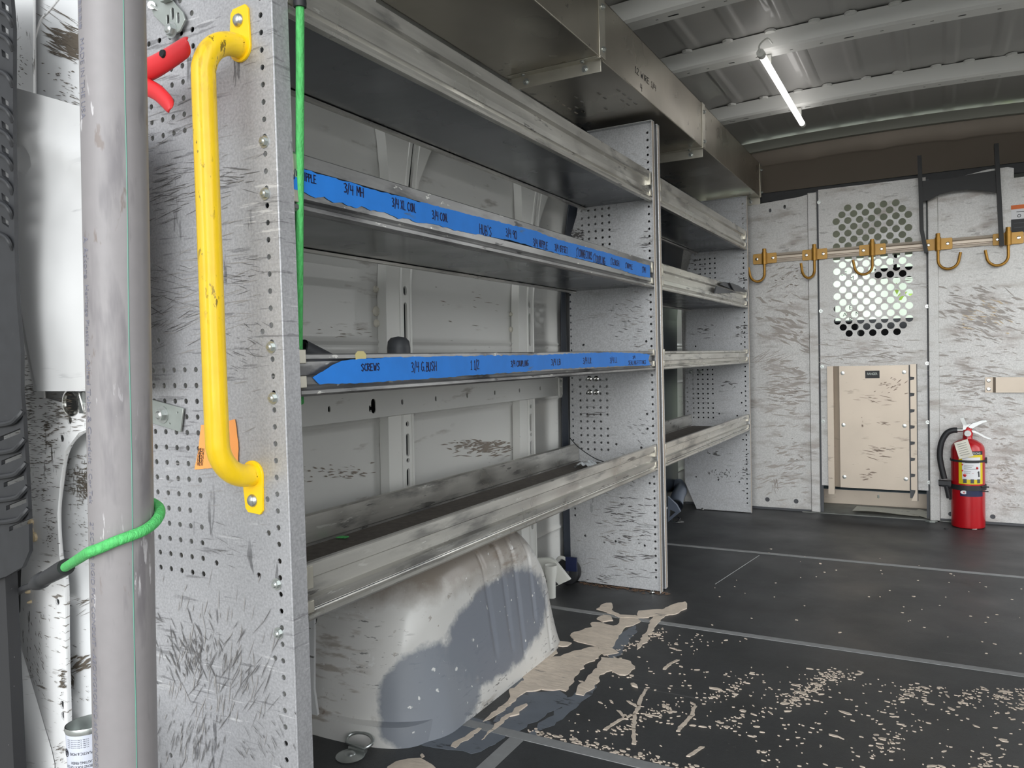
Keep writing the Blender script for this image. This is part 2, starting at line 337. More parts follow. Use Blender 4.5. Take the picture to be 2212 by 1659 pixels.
# ------------------------------------------------------------------ writing
GL = {
 '0': [[(1, 0), (0, 1.5), (0, 4.5), (1, 6), (2.4, 6), (3.2, 4.5), (3.2, 1.5), (2.4, 0), (1, 0)]], '1': [[(1, 4.6), (1.8, 6), (1.8, 0)], [(.8, 0), (2.8, 0)]],
 '2': [[(0, 4.8), (1, 6), (2.5, 6), (3, 4.6), (0, 0), (3.2, 0)]], '3': [[(0, 5.6), (1.5, 6), (2.8, 5), (1.2, 3.3), (2.9, 2), (2, .2), (0, .3)]],
 '4': [[(.3, 6), (0, 2.8), (3, 2.9)], [(2.7, 6), (2.4, -.3)]], '9': [[(3, 4), (1.5, 3), (0, 4.2), (1, 6), (2.6, 6), (3, 4.4), (2.6, 0)]],
 '/': [[(0, -.8), (1.8, 6.8)]], '"': [[(.4, 7), (.4, 5.6)], [(1.4, 7), (1.4, 5.6)]], "'": [[(.5, 6.8), (.5, 5.4)]], '.': [[(.3, 0), (.6, .3)]],
 'A': [[(0, 0), (1.5, 6), (3, 0)], [(.6, 2.2), (2.5, 2.2)]], 'B': [[(0, 0), (0, 6), (2, 5.6), (2.2, 3.6), (0, 3.1), (2.7, 2.6), (2.7, .4), (0, 0)]],
 'C': [[(3, 5.4), (1.5, 6), (0, 4.5), (0, 1.4), (1.5, 0), (3, .6)]], 'E': [[(3, 6), (0, 6), (0, 0), (3, 0)], [(0, 3.1), (2.3, 3.1)]],
 'F': [[(3, 6), (0, 6), (0, 0)], [(0, 3.2), (2.2, 3.2)]], 'G': [[(3, 5.4), (1.5, 6), (0, 4.5), (0, 1.2), (1.6, 0), (3, .8), (3, 2.6), (1.8, 2.6)]],
 'H': [[(0, 6), (0, 0)], [(3, 6), (3, 0)], [(0, 3), (3, 3)]], 'I': [[(.8, 6), (.8, 0)]], 'L': [[(0, 6), (0, 0), (2.6, 0)]],
 'M': [[(0, 0), (.3, 6), (1.9, 2.4), (3.4, 6), (3.8, 0)]], 'N': [[(0, 0), (.2, 6), (2.8, .2), (3, 6.2)]],
 'O': [[(1.2, 0), (0, 1.5), (0, 4.5), (1.4, 6), (2.8, 4.8), (2.9, 1.4), (1.2, 0)]], 'P': [[(0, 0), (0, 6), (2.4, 5.7), (2.6, 3.6), (0, 3)]],
 'R': [[(0, 0), (0, 6), (2.4, 5.7), (2.5, 3.6), (0, 3.1), (2.9, 0)]], 'S': [[(2.9, 5.4), (1.4, 6), (0, 4.8), (2.8, 2), (1.6, 0), (0, .7)]],
 'T': [[(0, 6), (3.2, 6)], [(1.6, 6), (1.6, 0)]], 'U': [[(0, 6), (0, 1.4), (1.4, 0), (2.8, 1.4), (2.9, 6)]],
 'V': [[(0, 6), (1.5, 0), (3, 6)]], 'W': [[(0, 6), (.9, 0), (2, 4), (3, 0), (4, 6)]], 'X': [[(0, 6), (3, 0)], [(3, 6), (0, 0)]], ' ': []}
def strokes(mb, txt, fn, w, stroke, lift=.0006, jit=.25):
    """handwriting: fn(u,v)->3D, u along the line 0..w, letter height v 0..1; ribbons as flat little strips"""
    adv = 0; G = []
    for c in txt:
        g = GL.get(c, []); wd_ = max([p[0] for s_ in g for p in s_] + [1.6]); G.append((adv, g)); adv += wd_ + 1.2
    sc = w / adv
    for a, g in G:
        dx, dy = random.uniform(-jit, jit), random.uniform(-jit, jit)
        for s_ in g:
            P = [((a + dx + p[0] + random.uniform(-jit, jit) * .4) * sc, (p[1] + dy + random.uniform(-jit, jit) * .4) / 6) for p in s_]
            for (p, q) in zip(P, P[1:]):
                A = Vector(fn(*p)); B = Vector(fn(*q)); N_ = Vector(fn.n); d = (B - A)
                if d.length < 1e-6: continue
                d.normalize(); sd = d.cross(N_).normalized() * stroke / 2; A2 = A - d * stroke * .3 + N_ * lift; B2 = B + d * stroke * .3 + N_ * lift
                mb.add([A2 - sd, B2 - sd, B2 + sd, A2 + sd, A2 - sd - N_ * lift, B2 - sd - N_ * lift, B2 + sd - N_ * lift, A2 + sd - N_ * lift],
                       [(0, 1, 2, 3), (0, 4, 5, 1), (1, 5, 6, 2), (2, 6, 7, 3), (3, 7, 4, 0)])
def textverts(s_, size=1.0, sy=1.0):
    c = bpy.data.curves.new('t', 'FONT'); c.body = s_; c.size = size; c.resolution_u = 3
    o = bpy.data.objects.new('t', c); COL.objects.link(o)
    me = bpy.data.meshes.new_from_object(o); V = [(v.co.x, v.co.y * sy) for v in me.vertices]; Fc = [tuple(p.vertices) for p in me.polygons]
    bpy.data.objects.remove(o); bpy.data.meshes.remove(me); bpy.data.curves.remove(c); return V, Fc
def text(mb, s_, fn, size, fit=None):
    V, Fc = textverts(s_, size)
    if fit and V: mx = max(v[0] for v in V); V = [(v[0] * fit / mx, v[1]) for v in V]
    mb.add([fn(*v) for v in V], Fc)
# ================================================================== THE VAN SHELL
def wx(z):
    T = [(-.05, -1.245), (.3, -1.245), (1.0, -1.235), (1.3, -1.205), (1.55, -1.155), (1.75, -1.105), (1.88, -1.0)]
    for (a, xa), (b, xb) in zip(T, T[1:]):
        if z <= b: return lerp(xa, xb, (z - a) / (b - a))
    return T[-1][1]
def ribz(x): return 1.845 + .03 * (1 - ((x + .25) / .9) ** 2)
XR = .80
# floor
mb = MB(); mb.box(-1.25, XR, .62, 4.14, -.03, 0)
floor = struct('floor', mb, M_floor)
mb = MB()
for y in (1.43, 2.228, 3.185): mb.box(-1.16, XR, y - .017 if y < 2 else y - .012, y + .012, 0, .0014)
mb.box(-.80, -.768, .66, 1.413, 0, .0012)
part('seam_strip', mb, M_seam, floor, 'grey strip over a mat joint')
mb = MB()
for k, (a, b) in enumerate([(fz(1545, 1262), fz(1640, 1200)), (fz(1260, 1232), fz(1190, 1330))][:1]):
    mb.tube([a + Vector((0, 0, .0006)), b + Vector((0, 0, .0006))], .0012, 6)
part('scratch', mb, M_seam, floor)
# spills: traced outlines on the floor plane, roughened
def rough(P, amp, sub=5, zz=0):
    out = []
    for i in range(len(P)):
        a, b = P[i], P[(i + 1) % len(P)]
        n = max(1, int((b - a).length / (amp * 1.6)))
        for k in range(n):
            p = a.lerp(b, k / n); q = mnoise.noise_vector(p * 40 + Vector((3, 1, zz))); q2 = mnoise.noise_vector(p * 130)
            out.append((p.x + q.x * amp * 1.3 + q2.x * amp * .9, p.y + q.y * amp + q2.y * amp * .5))
    return out
def z4(L): return [fz(1100 + x / 3.16, 1240 + y / 3.16) for x, y in L]
def z3(L): return [fz(640 + x / 3.687, 1250 + y / 3.687) for x, y in L]
mb = MB()
mb.plate(rough(z3([(960, 1310), (1120, 1250), (1250, 1100), (1400, 1110), (1560, 1150), (1700, 990), (1840, 905), (2110, 900), (2170, 960), (1980, 1110), (1760, 1215), (1640, 1260), (1490, 1395), (1290, 1372), (1090, 1345)]), .012), [], 'z', 0, .0008)
mb.plate(rough(z4([(640, 530), (770, 400), (860, 345), (880, 370), (810, 470), (740, 560), (690, 590)]), .008), [], 'z', 0, .0007)
mb.plate(rough(z4([(80, 1110), (300, 960), (420, 830), (620, 700), (600, 780), (470, 900), (330, 1010), (160, 1130)]), .01), [], 'z', 0, .0007)
mb.plate(rough(z4([(0, 700), (110, 590), (300, 470), (300, 500), (130, 620), (100, 740), (0, 800)]), .006), [], 'z', 0, .0006)
part('spray_stain', mb, M_spray, floor, 'grey overspray on the mat')
mb = MB()
for i, L in enumerate([
    [(430, 455), (445, 400), (560, 360), (550, 330), (620, 330), (700, 355), (740, 345), (755, 300), (870, 285), (905, 325), (870, 345), (800, 365), (770, 400), (730, 440), (700, 500), (745, 540), (640, 560), (600, 500), (480, 465)],
    [(100, 745), (105, 660), (190, 590), (270, 510), (310, 500), (330, 540), (280, 575), (480, 520), (600, 490), (650, 540), (600, 575), (520, 620), (460, 690), (400, 800), (220, 795)],
    [(440, 825), (500, 740), (590, 640), (650, 575), (760, 585), (830, 600), (855, 650), (820, 690), (740, 690), (690, 660), (620, 690), (600, 750), (560, 800), (500, 830)],
    [(870, 520), (890, 460), (950, 390), (945, 350), (980, 300), (1040, 250), (1130, 210), (1200, 190), (1215, 225), (1160, 270), (1060, 285), (1000, 360), (960, 420), (910, 490)],
    [(600, 245), (640, 205), (700, 200), (715, 230), (690, 250), (760, 285), (870, 290), (880, 255), (960, 250), (1040, 245), (1040, 270), (950, 300), (880, 310), (740, 300), (640, 255)],
    [(590, 310), (630, 285), (690, 290), (700, 320), (640, 335)], [(320, 480), (350, 470), (415, 475), (405, 495), (340, 497)],
    [(0, 890), (0, 810), (100, 735), (225, 797), (120, 812), (60, 850)], [(0, 985), (40, 930), (105, 895), (110, 905), (60, 950), (20, 985)],
    [(480, 545), (500, 690), (430, 800), (380, 800), (400, 700)][:0] or [(825, 750), (860, 748), (888, 760), (860, 780)]]):
    mb.plate(rough(z4(L), .008, zz=i), [], 'z', 0, .0022 + .0002 * i)
mb.plate(rough(z3([(1480, 1285), (1600, 1150), (1790, 1008), (1825, 1015), (1640, 1150), (1500, 1270)]), .005), [], 'z', 0, .002)
mb.plate(rough(z3([(740, 1508), (790, 1470), (900, 1450), (1010, 1445), (1080, 1490), (1120, 1600), (700, 1600)]), .01), [], 'z', 0, .002)
mb.plate(rough(z3([(980, 1412), (1000, 1400), (1022, 1420), (1000, 1436)]), .003), [], 'z', 0, .002)
mb.plate(rough(z3([(1480, 1140), (1560, 1075), (1700, 960), (1740, 900), (1760, 930), (1700, 1010), (1590, 1100)]), .008), [], 'z', 0, .0018)
mb.plate(rough(z3([(1230, 1340), (1330, 1265), (1440, 1190), (1480, 1195), (1370, 1290), (1260, 1350)]), .006), [], 'z', 0, .0018)
for P in ([(935, 790), (905, 830), (880, 900), (858, 960), (848, 1060), (850, 1165)], [(650, 1068), (700, 1030), (780, 985), (850, 960)], [(810, 870), (870, 905), (905, 905)], [(1270, 905), (1240, 970), (1150, 1075)],
          [(915, 958), (1010, 972)], [(745, 938), (800, 990)], [(1220, 1250), (1320, 1180)], [(1150, 590), (1105, 610), (1060, 650)]):
    Q = z4(P)
    for a, b in zip(Q, Q[1:]):
        mb.plate(rough([a + Vector((-.004, 0, 0)), a + Vector((.004, .002, 0)), b + Vector((.0045, 0, 0)), b + Vector((-.0035, -.002, 0))], .0022), [], 'z', 0, .0018)
part('paint_spill', mb, M_spill, floor, 'dried cream paint spilled and smeared on the mat')
mb = MB(); rs = random.Random(3)
def fleck(x, y, s, el, an):
    n = rs.choice((5, 6, 7)); P = []
    for k in range(n):
        a = 2 * pi * k / n; q = s * rs.uniform(.6, 1.2); dx, dy = q * cos(a) * el, q * sin(a); P.append((x + dx * cos(an) - dy * sin(an), y + dx * sin(an) + dy * cos(an)))
    mb.add([(px, py, .0016) for px, py in P] + [(px, py, 0) for px, py in P], [tuple(range(n))] + [(i, i + n, (i + 1) % n + n, (i + 1) % n) for i in range(n)])
cl = [(rs.uniform(-.75, .55), rs.uniform(1.46, 2.18)) for _ in range(26)]
for _ in range(2600):
    if rs.random() < .62:
        c = rs.choice(cl); t_ = rs.gauss(0, .07); x = c[0] + t_ * .35 + rs.gauss(0, .012); y = c[1] + t_ + rs.gauss(0, .01)
    else: x, y = rs.uniform(-.78, .7), rs.uniform(1.45, 2.2)
    if not (1.452 < y < 2.208): continue
    if mnoise.noise(Vector((x * 3, y * 3, 5))) < -.18: continue
    fleck(x, y, min(.006, .0008 + rs.expovariate(1250)), rs.uniform(1.2, 3.2), rs.gauss(0, .45))
for _ in range(260):   # row of drops along the near seam
    x = rs.uniform(-.78, .1); fleck(x, 1.445 + abs(rs.gauss(0, .012)), rs.uniform(.001, .004), rs.uniform(1, 2), 0)
for _ in range(70): fleck(rs.uniform(-.7, .5), rs.uniform(2.25, 3.3), rs.uniform(.001, .0035), 1.6, rs.gauss(0, .6))
sp = part('paint_flecks', mb, M_spill, floor, 'scattered flecks of cream paint'); sp['kind'] = 'stuff'

# left side skin with pressed ridges
mb = MB()
def wskin(u, v):
    y = lerp(.82, 4.35, u); z = lerp(-.03, 1.88, v); x = wx(z)
    for zz, hh in ((.853, .006), (.835, .006), (.655, .006), (.17, .006)):
        d = abs(z - zz)
        if d < .008: x += hh * (1 - d / .008)
    return (x, y, z)
mb.grid(wskin, 40, 240)
wall = struct('wall_left', mb, M_van, smooth=50)
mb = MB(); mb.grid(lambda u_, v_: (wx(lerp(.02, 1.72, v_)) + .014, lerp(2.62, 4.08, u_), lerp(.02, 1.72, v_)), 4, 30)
part('dark_wall_sheet', mb, mat('dark_blue_grey_sheet', rgb(44, 50, 60), .35, 0, [(.1, 4)]), wall, 'dark blue-grey sheet on the wall behind the far shelving', solid=.004)  # wall skin covered dark blue-grey behind the far shelving
mb = MB(); mb.grid(lambda u_, v_: (wx(lerp(.02, 1.6, v_)) + .030, lerp(3.55, 3.62, u_) - .2 * max(0, lerp(.02, 1.6, v_) - 1.1) ** 2, lerp(.02, 1.6, v_)), 1, 24)
part('far_wall_rib', mb, mat('dull_grey_paint', rgb(110, 114, 118), .5), wall, solid=.01)
def rib(y0, w0, name='wall_rib'):
    """upright hat-section rib: flat flange + slotted channel, upper and lower lengths"""
    for (z0, z1) in ((.735, 1.80), (-.02, .665)):
        mb = MB()
        L_ = []; n = 14
        for k in range(n + 1):
            z = lerp(z0, z1, k / n); fl = .05 * max(0, (z - 1.18) / .2) ** 2 if z < 1.5 else .13
            if z < .7 and z > .30 and z < .44: fl = -.018
            L_.append((y0 - w0 / 2 - fl, z))
        Rr = [(y0 + w0 / 2 + (.07 * max(0, (z - 1.18) / .2) ** 2 if z < 1.5 else .17), z) for (_, z) in L_]
        out = L_ + Rr[::-1]
        yc = y0 + w0 * .26; holes = []
        for (zc, hh) in (((1.34, .10), (.985, .012), (.90, .055), (1.12, .03)) if z0 > .5 else ((.64, .007), (.585, .03), (.545, .006), (.50, .024), (.465, .006), (.45, .006), (.39, .05), (.27, .05))): holes.append(slot(yc, zc, .007, hh))
        mb.plate(out, holes, 'x', 0, .028)
        [mb.grid(lambda u_, v_, ya=ya, yb=yb: (.0285 + .004 * (1 - abs(2 * u_ - 1)), lerp(ya, yb, u_), lerp(z0 + .01, min(z1, 1.42), v_)), 2, 24) for ya, yb in ((y0 + w0 * .03, y0 + w0 * .09), (y0 + w0 * .44, y0 + w0 * .50))]
        mb.v = [Vector((wx(v.z) + .002 + v.x, v.y, v.z)) for v in mb.v]
        part(name, mb, M_rib, wall)
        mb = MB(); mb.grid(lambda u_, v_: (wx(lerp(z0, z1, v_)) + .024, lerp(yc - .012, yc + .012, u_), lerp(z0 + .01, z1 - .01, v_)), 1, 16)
        part('slot_shadow', mb, M_dark, wall, 'dark strip painting the shade in the rib slots')  # dark strip painted in for the shade inside the slots
for y_ in (1.61, 2.31): rib(y_, .105)
mb = MB(); hs = [slot(y_, .70, .004, .007) for y_ in (1.32, 1.59, 1.74, 1.90, 2.06, 2.22, 2.37, 2.50)] + [slot(1.475, .697, .009, .018), slot(1.462, .692, .004, .008)]
mb.plate([(.85, .672), (2.52, .672), (2.52, .728), (.85, .728)], hs, 'x', -1.192, -1.189)
mb.box(-1.235, -1.189, .85, 2.52, .728, .732); mb.box(-1.235, -1.189, .85, 2.52, .668, .672)
part('side_rail', mb, M_van, wall)
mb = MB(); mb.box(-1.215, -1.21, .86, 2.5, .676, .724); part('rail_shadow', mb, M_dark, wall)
for yy, zz, sz in ((1.553, .93, .013), (1.553, .985, .009), (1.553, .90, .010), (2.255, .9, .01), (2.255, .95, .007)):
    mb = MB(); mb.lathe([(sz, -.002), (sz, .003), (sz * .6, .008), (0, .009)], (wx(zz), yy, zz), 10, 'x'); part('glue_blob', mb, M_goldp if 0 else M_paper, wall, 'blob of sealer squeezed from the rib edge')

# rear frame, right side, cab shell
mb = MB(); mb.box(XR, XR + .05, .65, 2.75, -.03, 1.90); mb.box(XR, XR + .05, 3.95, 6.2, -.03, .75); mb.box(XR, XR + .05, 2.75, 3.95, 1.6, 1.90); mb.box(XR, XR + .05, 3.95, 4.6, .75, 1.9); mb.box(XR, XR + .05, 4.6, 6.2, 1.35, 1.9)
struct('wall_right', mb, M_van)
mb = MB()
def roofskin(u, v):
    x = lerp(-1.02, XR + .02, u); y = lerp(.62, 4.30, v); z = ribz(x) + .058
    if x < -.85: z -= .9 * (x + .85) ** 2 * 2.2
    ph = ((x + 1.02) / .165) % 1.0; d = abs(ph - .5) * .165
    band = 1.0
    for yr in (1.0, 1.75, 2.42, 2.93, 3.64, 4.22): band = min(band, max(0, (abs(y - yr) - .055) / .03))
    if d < .024: z -= .006 * min(1, (.024 - d) / .007) * band
    return (x, y, z)
mb.grid(roofskin, 260, 90)
roof = struct('ceiling', mb, M_roof, smooth=40)
def roof_rib(yc, seed):
    rr_ = random.Random(seed); mb = MB(); w = .034
    hs = []
    x = -.88
    while x < .6:
        x += rr_.uniform(.05, .11)
        if rr_.random() < .45: hs.append(slot(x, yc + .008, rr_.uniform(.012, .02), .006))
        else: hs.append([(x - .005, yc + .004), (x + .005, yc + .004), (x + .005, yc + .012), (x - .005, yc + .012)])
    mb.plate([(-.98, yc - w * .8), (XR, yc - w * .8), (XR, yc + w), (-.98, yc + w)], hs, 'z', 0, .002)
    n = 30
    def fc(u, v):
        x = lerp(-.98, XR, u); pr = [(yc - w - .03, .047 + .006), (yc - w - .022, .040), (yc - w - .006, .006), (yc - w * .8, 0)]
        return (x, pr[v][0], pr[v][1])
    mb.grid(lambda u_, v_: fc(u_, int(round(v_ * 3))), n, 3)
    mb.grid(lambda u_, v_: (lerp(-.98, XR, u_), (yc + w, yc + w + .008, yc + w + .02)[int(round(v_ * 2))], (0, .035, .05)[int(round(v_ * 2))]), n, 2)
    mb.box(-.98, XR, yc - w, yc + w, .014, .016)
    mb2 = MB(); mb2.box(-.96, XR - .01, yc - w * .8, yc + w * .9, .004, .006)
    for m_ in (mb, mb2):
        # subdivide long spans by re-mapping through the arc
        m_.v = [Vector((v.x, v.y, v.z)) for v in m_.v]
    return mb, mb2
for i, yr in enumerate((1.0, 1.75, 2.42, 2.93, 3.64)):
    mb, mb2 = roof_rib(yr, i)
    # cut the straight bars into short lengths so that they follow the roof arc
    import bmesh
    def arc(m_):
        bm = bmesh.new(); me = bpy.data.meshes.new('q'); me.from_pydata(m_.v, [], m_.f); bm.from_mesh(me)
        for k in range(1, 16): bmesh.ops.bisect_plane(bm, geom=bm.verts[:] + bm.edges[:] + bm.faces[:], plane_co=(lerp(-.98, XR, k / 16), 0, 0), plane_no=(1, 0, 0))
        bm.verts.ensure_lookup_table(); bm.verts.index_update()
        q = MB(); q.add([Vector((v.co.x, v.co.y, v.co.z + ribz(v.co.x))) for v in bm.verts], [[v.index for v in f_.verts] for f_ in bm.faces]); bm.free(); bpy.data.meshes.remove(me); return q
    part('roof_rib', arc(mb), M_beam, roof, 'pale cross rib')
    part('rib_hole_shade', arc(mb2), M_dark, roof)  # dark sheet put in for the shade inside the rib holes
    mb = MB(); rr_ = random.Random(i + 20); x = -.8     # foam/glue tabs between rib and roof skin
    while x < XR - .05:
        c = Vector((x, yr - .064, ribz(x) + .052)); mb.lathe([(0, -.006), (.018, -.004), (.02, .004), (0, .006)], c, 8); x += rr_.uniform(.11, .15)
    part('sealer_tab', mb, M_beam, roof, 'lumps of sealer along the rib')
mb = MB()      # front rim of the roof
mb.grid(lambda u_, v_: (lambda x, k: (x, (4.26, 4.29, 4.30, 4.33, 4.34)[k], ribz(x) + (.05, .03, .012, .012, .03)[k]))(lerp(-1.0, XR, u_), int(round(v_ * 4))), 30, 4)
part('front_rim', mb, mat('rim_paint', rgb(170, 170, 160), .55), roof)
mb = MB()
def hdr(u, v):
    x = lerp(-1.1, XR, u); wav = .008 * max(0, sin(x * 19)) ** 3
    P = [(4.335, .02), (4.345, -.015 - wav), (4.352, -.055 - wav), (4.36, -.062 - wav), (4.365, -.058 - wav), (4.40, -.10), (4.47, -.20), (4.5, -.30)]
    k = int(round(v * 7)); return (x, P[k][0], ribz(x) + P[k][1])
mb.grid(hdr, 90, 7); struct('trim_1', mb, M_head, smooth=60)
mb = MB(); mb.box(-1.0, XR, 4.17, 4.23, 1.575, 1.625); mb.box(-1.0, XR, 4.23, 4.52, 1.58, 1.61); struct('trim_2', mb, M_black, bev=.004)
# cab: liner, dashboard, seats, windscreen
mb = MB(); mb.grid(lambda u_, v_: (lerp(-1.1, XR, u_), lerp(4.45, 5.35, v_), 1.60 - .22 * v_ * v_), 4, 8); mb.box(-1.25, -1.2, 4.35, 4.7, -.4, 1.6); mb.box(-1.25, -1.2, 4.7, 5.9, -.4, .85)
mb.box(-1.25, -1.2, 5.25, 5.35, .8, 1.5); mb.box(.95 - .2, .8, 5.25, 5.35, .8, 1.5); mb.box(-.28, -.24, 5.95, 5.99, .7, .9)
struct('wall_front', mb, M_liner)
mb = MB(); mb.prof([(5.35, .60), (5.35, .93), (5.5, 1.0), (6.1, .93), (6.1, .60)], 'x', -1.2, XR); struct('trim_3', mb, M_seat)
mb = MB(); mb.box(-1.2, XR, 4.2, 6.1, -.45, -.40); mb.box(-1.2, XR, 4.145, 4.2, -.45, -.03); struct('trim_4', mb, M_seat)
mb = MB(); mb.add([(-1.2, 5.3, 1.40), (XR, 5.3, 1.40), (XR, 6.1, .86), (-1.2, 6.1, .86)], [(0, 1, 2, 3)])
gm = bpy.data.materials.new('windscreen_glass'); gm.use_nodes = True; _b = gm.node_tree.nodes['Principled BSDF']; _b.inputs['Transmission Weight'].default_value = 1; _b.inputs['Roughness'].default_value = 0; _b.inputs['IOR'].default_value = 1.02; _b.inputs['Base Color'].default_value = (.93, .97, .95, 1)
struct('window_1', mb, gm)
for sx_, lab in ((-.62, 'dark cab seat seen through the left holes of the partition door'), (.33, 'dark cab seat behind the right partition panel')):
    t = thing('cab_seat', (sx_, 4.75, -.4), lab, 'seat')
    mb = MB(); mb.prof([(4.62, .35), (4.60, .92), (4.66, .97), (4.74, .93), (4.80, .35)], 'x', sx_ - .24, sx_ + .24); part('backrest', mb, M_seat, t, bev=.02)
    mb = MB(); mb.prof([(4.63, .93), (4.62, 1.06), (4.67, 1.09), (4.73, 1.06), (4.72, .93)], 'x', sx_ - .12, sx_ + .12); part('headrest', mb, M_seat, t, bev=.015)
    mb = MB(); mb.box(sx_ - .25, sx_ + .25, 4.66, 5.2, -.02, .2); mb.box(sx_ - .2, sx_ + .2, 4.7, 5.1, -.4, 0); part('seat_cushion', mb, M_seat, t, bev=.02)
mb = MB(); mb.box(-.33, -.12, 5.22, 5.25, 1.235, 1.295); mb.cyl((-.22, 5.26, 1.28), (-.22, 5.32, 1.38), .01, 8)
solo('rearview_mirror', mb, M_seat, 'dark mirror at the top of the windscreen, seen through the perforated door', 'mirror', (-.22, 5.24, 1.26))
mb = MB(); mb.box(-.9, -.42, 5.30, 5.303, 1.05, 1.25) if 0 else None
# outdoors
mb = MB(); mb.box(-30, 30, -30, 30, -.75, -.70); struct('trim_5', mb, M_conc)
mb = MB(); mb.box(-6, 4, 13, 13.3, -.7, 2.3); ow = solo('garage_wall', mb, M_outw, 'pale building wall outside, beyond the windscreen', 'building', (-1, 13, -.7))
mb = MB(); rs = random.Random(5)
for _ in range(260):
    c = Vector((rs.gauss(.6, .45), 11 + rs.gauss(0, .3), rs.gauss(1.1, .5))); s_ = rs.uniform(.05, .12)
    d1 = Vector((rs.gauss(0, 1), rs.gauss(0, 1), rs.gauss(0, 1))).normalized() * s_; d2 = d1.cross(Vector((rs.random(), rs.random(), rs.random()))).normalized() * s_ * .5
    mb.add([c - d1, c + d2, c + d1, c - d2], [(0, 1, 2, 3)])
mb.tube([(.6, 11, -.7), (.6, 11, 1)], .06, 8)
solo('outdoor_bush', mb, M_leaf, 'light green bush outside, seen through the right side of the perforations', 'bush', (.6, 11, -.7), smooth=0)
# window sticker letters on the windscreen
t = thing('windscreen_sign', (-.5, 5.2, 1.0), 'grey sticker letters high on the windscreen, seen through the door holes', 'sign')
for s_, px, py in (('SE', 1828, 590), ('R', 1858, 588), ('M', 1846, 600), ('E', 1845, 664), ('A', 1832, 679), ('N', 1859, 677), ('RS', 1845, 690)):
    p = fy(px, py, 5.2); mb = MB(); text(mb, s_, lambda a, b, p=p: (p.x + a - .03, 5.2, p.z + b - .012), .035); part('letter', mb, M_fit, t, smooth=0)
# wheel arch
mb = MB()
def arch(u, v):
    # u along the body from rear to front; v across: wall -> over the top -> down the flank
    y = lerp(1.25, 1.99, u); t_ = abs(2 * u - 1)
    h = .40 * max(0, 1 - t_ ** (4.4 if u < .5 else 2.9)) ** (1 / 2.0)
    k_ = max(0, (t_ - .62) / .38); xr = -.962 + .022 - (.19 if u < .5 else .05) * (1 - math.sqrt(max(0, 1 - k_ * k_))) - .022 * (1 - v)
    rad = .12; xf = min(xr - rad, xr - .02); xf = max(xf, -1.205); rad = xr - xf
    if v < .35: x = lerp(-1.212, xf, v / .35); z = h
    elif v < .65:
        a = (v - .35) / .3 * pi / 2; rz = min(rad, h); x = xf + rad * sin(a); z = h - rz * (1 - cos(a))
    else: rz = min(rad, h); x = xr + .02 * (v - .65) / .35; z = lerp(h - rz, -.002, (v - .65) / .35)
    # pressed grooves that run over the shoulder
    if v > .3:
        for yc, e in ((1.72, .95), (1.80, .84), (1.58, .88), (1.88, .97), (1.66, .9)):
            d = abs(y + (z - .2) * (.25 * (1.75 - yc)) * 2 - yc)
            if v < e and d < .012: x -= .0035 * (1 - d / .012)
    return (x, y, z)
mb.grid(arch, 130, 60)
wa = solo('wheel_arch', mb, M_arch, 'scuffed white metal wheel arch with grey overspray under the bottom shelf', 'wheel arch', (-1.1, 1.65, 0), smooth=50)
FP = smoothpath([Vector((-1.215, 1.238, 0)), Vector((-1.15, 1.238, 0)), Vector((-1.08, 1.243, 0)), Vector((-1.01, 1.258, 0)), Vector((-.965, 1.285, 0)), Vector((-.943, 1.33, 0)), Vector((-.944, 1.36, 0))], 6)
mb = MB(); nF = len(FP) - 1; hgt = lambda i: .044 - .012 * max(0, i - 30) / 12
mb.grid(lambda u_, v_: (lambda i, k: FP[i] + Vector((0, 0, (-.001, hgt(i), hgt(i) + .006)[k])) + Vector((-.030 if k == 2 else 0, .022 if k == 2 else 0, 0)))(int(round(u_ * nF)), int(round(v_ * 2))), nF, 2); part('foot_flange', mb, M_arch, wa)
mb = MB(); mb.plate([(-1.225, 0), (-1.17, 0), (-1.185, .10), (-1.175, .30), (-1.16, .36), (-1.205, .38)], [circ(-1.20, .09, .006)], 'y', 1.238, 1.244); part('rear_flange', mb, M_whiteb, wa)
mb = MB(); p = fz(1088, 1462); mb.box(p.x - .006, p.x + .004, p.y - .06, p.y + .05, .002, .016); part('yellow_sticker', mb, M_lyel, wa, 'small yellow tape at the foot of the arch')

# ================================================================== LEFT REAR PILLAR (near the camera)
PY = .78
mb = MB()
q = lambda x, y, Y=PY: (lambda p: (p.x, p.z))(fy(x, y, Y))
outer = [q(0, 1900), q(-120, 1900), q(-160, -150), q(70, -150), q(72, 190), q(75, 600), q(95, 860), q(135, 870), q(215, 870), q(258, 870), q(258, 922), q(215, 918), q(170, 935), q(140, 975), q(130, 1040), q(124, 1110), q(128, 1200), q(140, 1260), q(142, 1400), q(148, 1640), q(150, 1900)]
holes = [circ(*q(150, 908), .0068), circ(*q(133, 947), .0068), circ(*q(124, 1300), .006), circ(*q(135, 1523), .0075), circ(*q(137, 1547), .0075), circ(*q(72, 1518), .0095, 6, 1, .5),
         [q(35, 1585), q(55, 1577), q(55, 1598), q(36, 1604)], [q(22, 1330), q(24, 1270), q(33, 1215), q(48, 1196), q(45, 1250), q(44, 1320), q(26, 1366)]]
pil_r = []
mb.plate(outer, holes, 'y', PY, PY + .003)
pillar = struct('wall_rear', mb, M_white)
mb = MB()      # recessed inner panels
up = [q(30, -160), q(255, -160), q(262, 880), q(30, 880)]
mb.plate([(x, z) for x, z in up], [], 'y', PY + .02, PY + .023)
lo = [q(80, 860), q(262, 860), q(275, 1900), q(80, 1900)]
mb.plate(lo, [], 'y', PY + .03, PY + .033)
part('recess_panel', mb, M_whiteb, pillar)
mb = MB()      # rounded edges of the pillar, pressed ridges
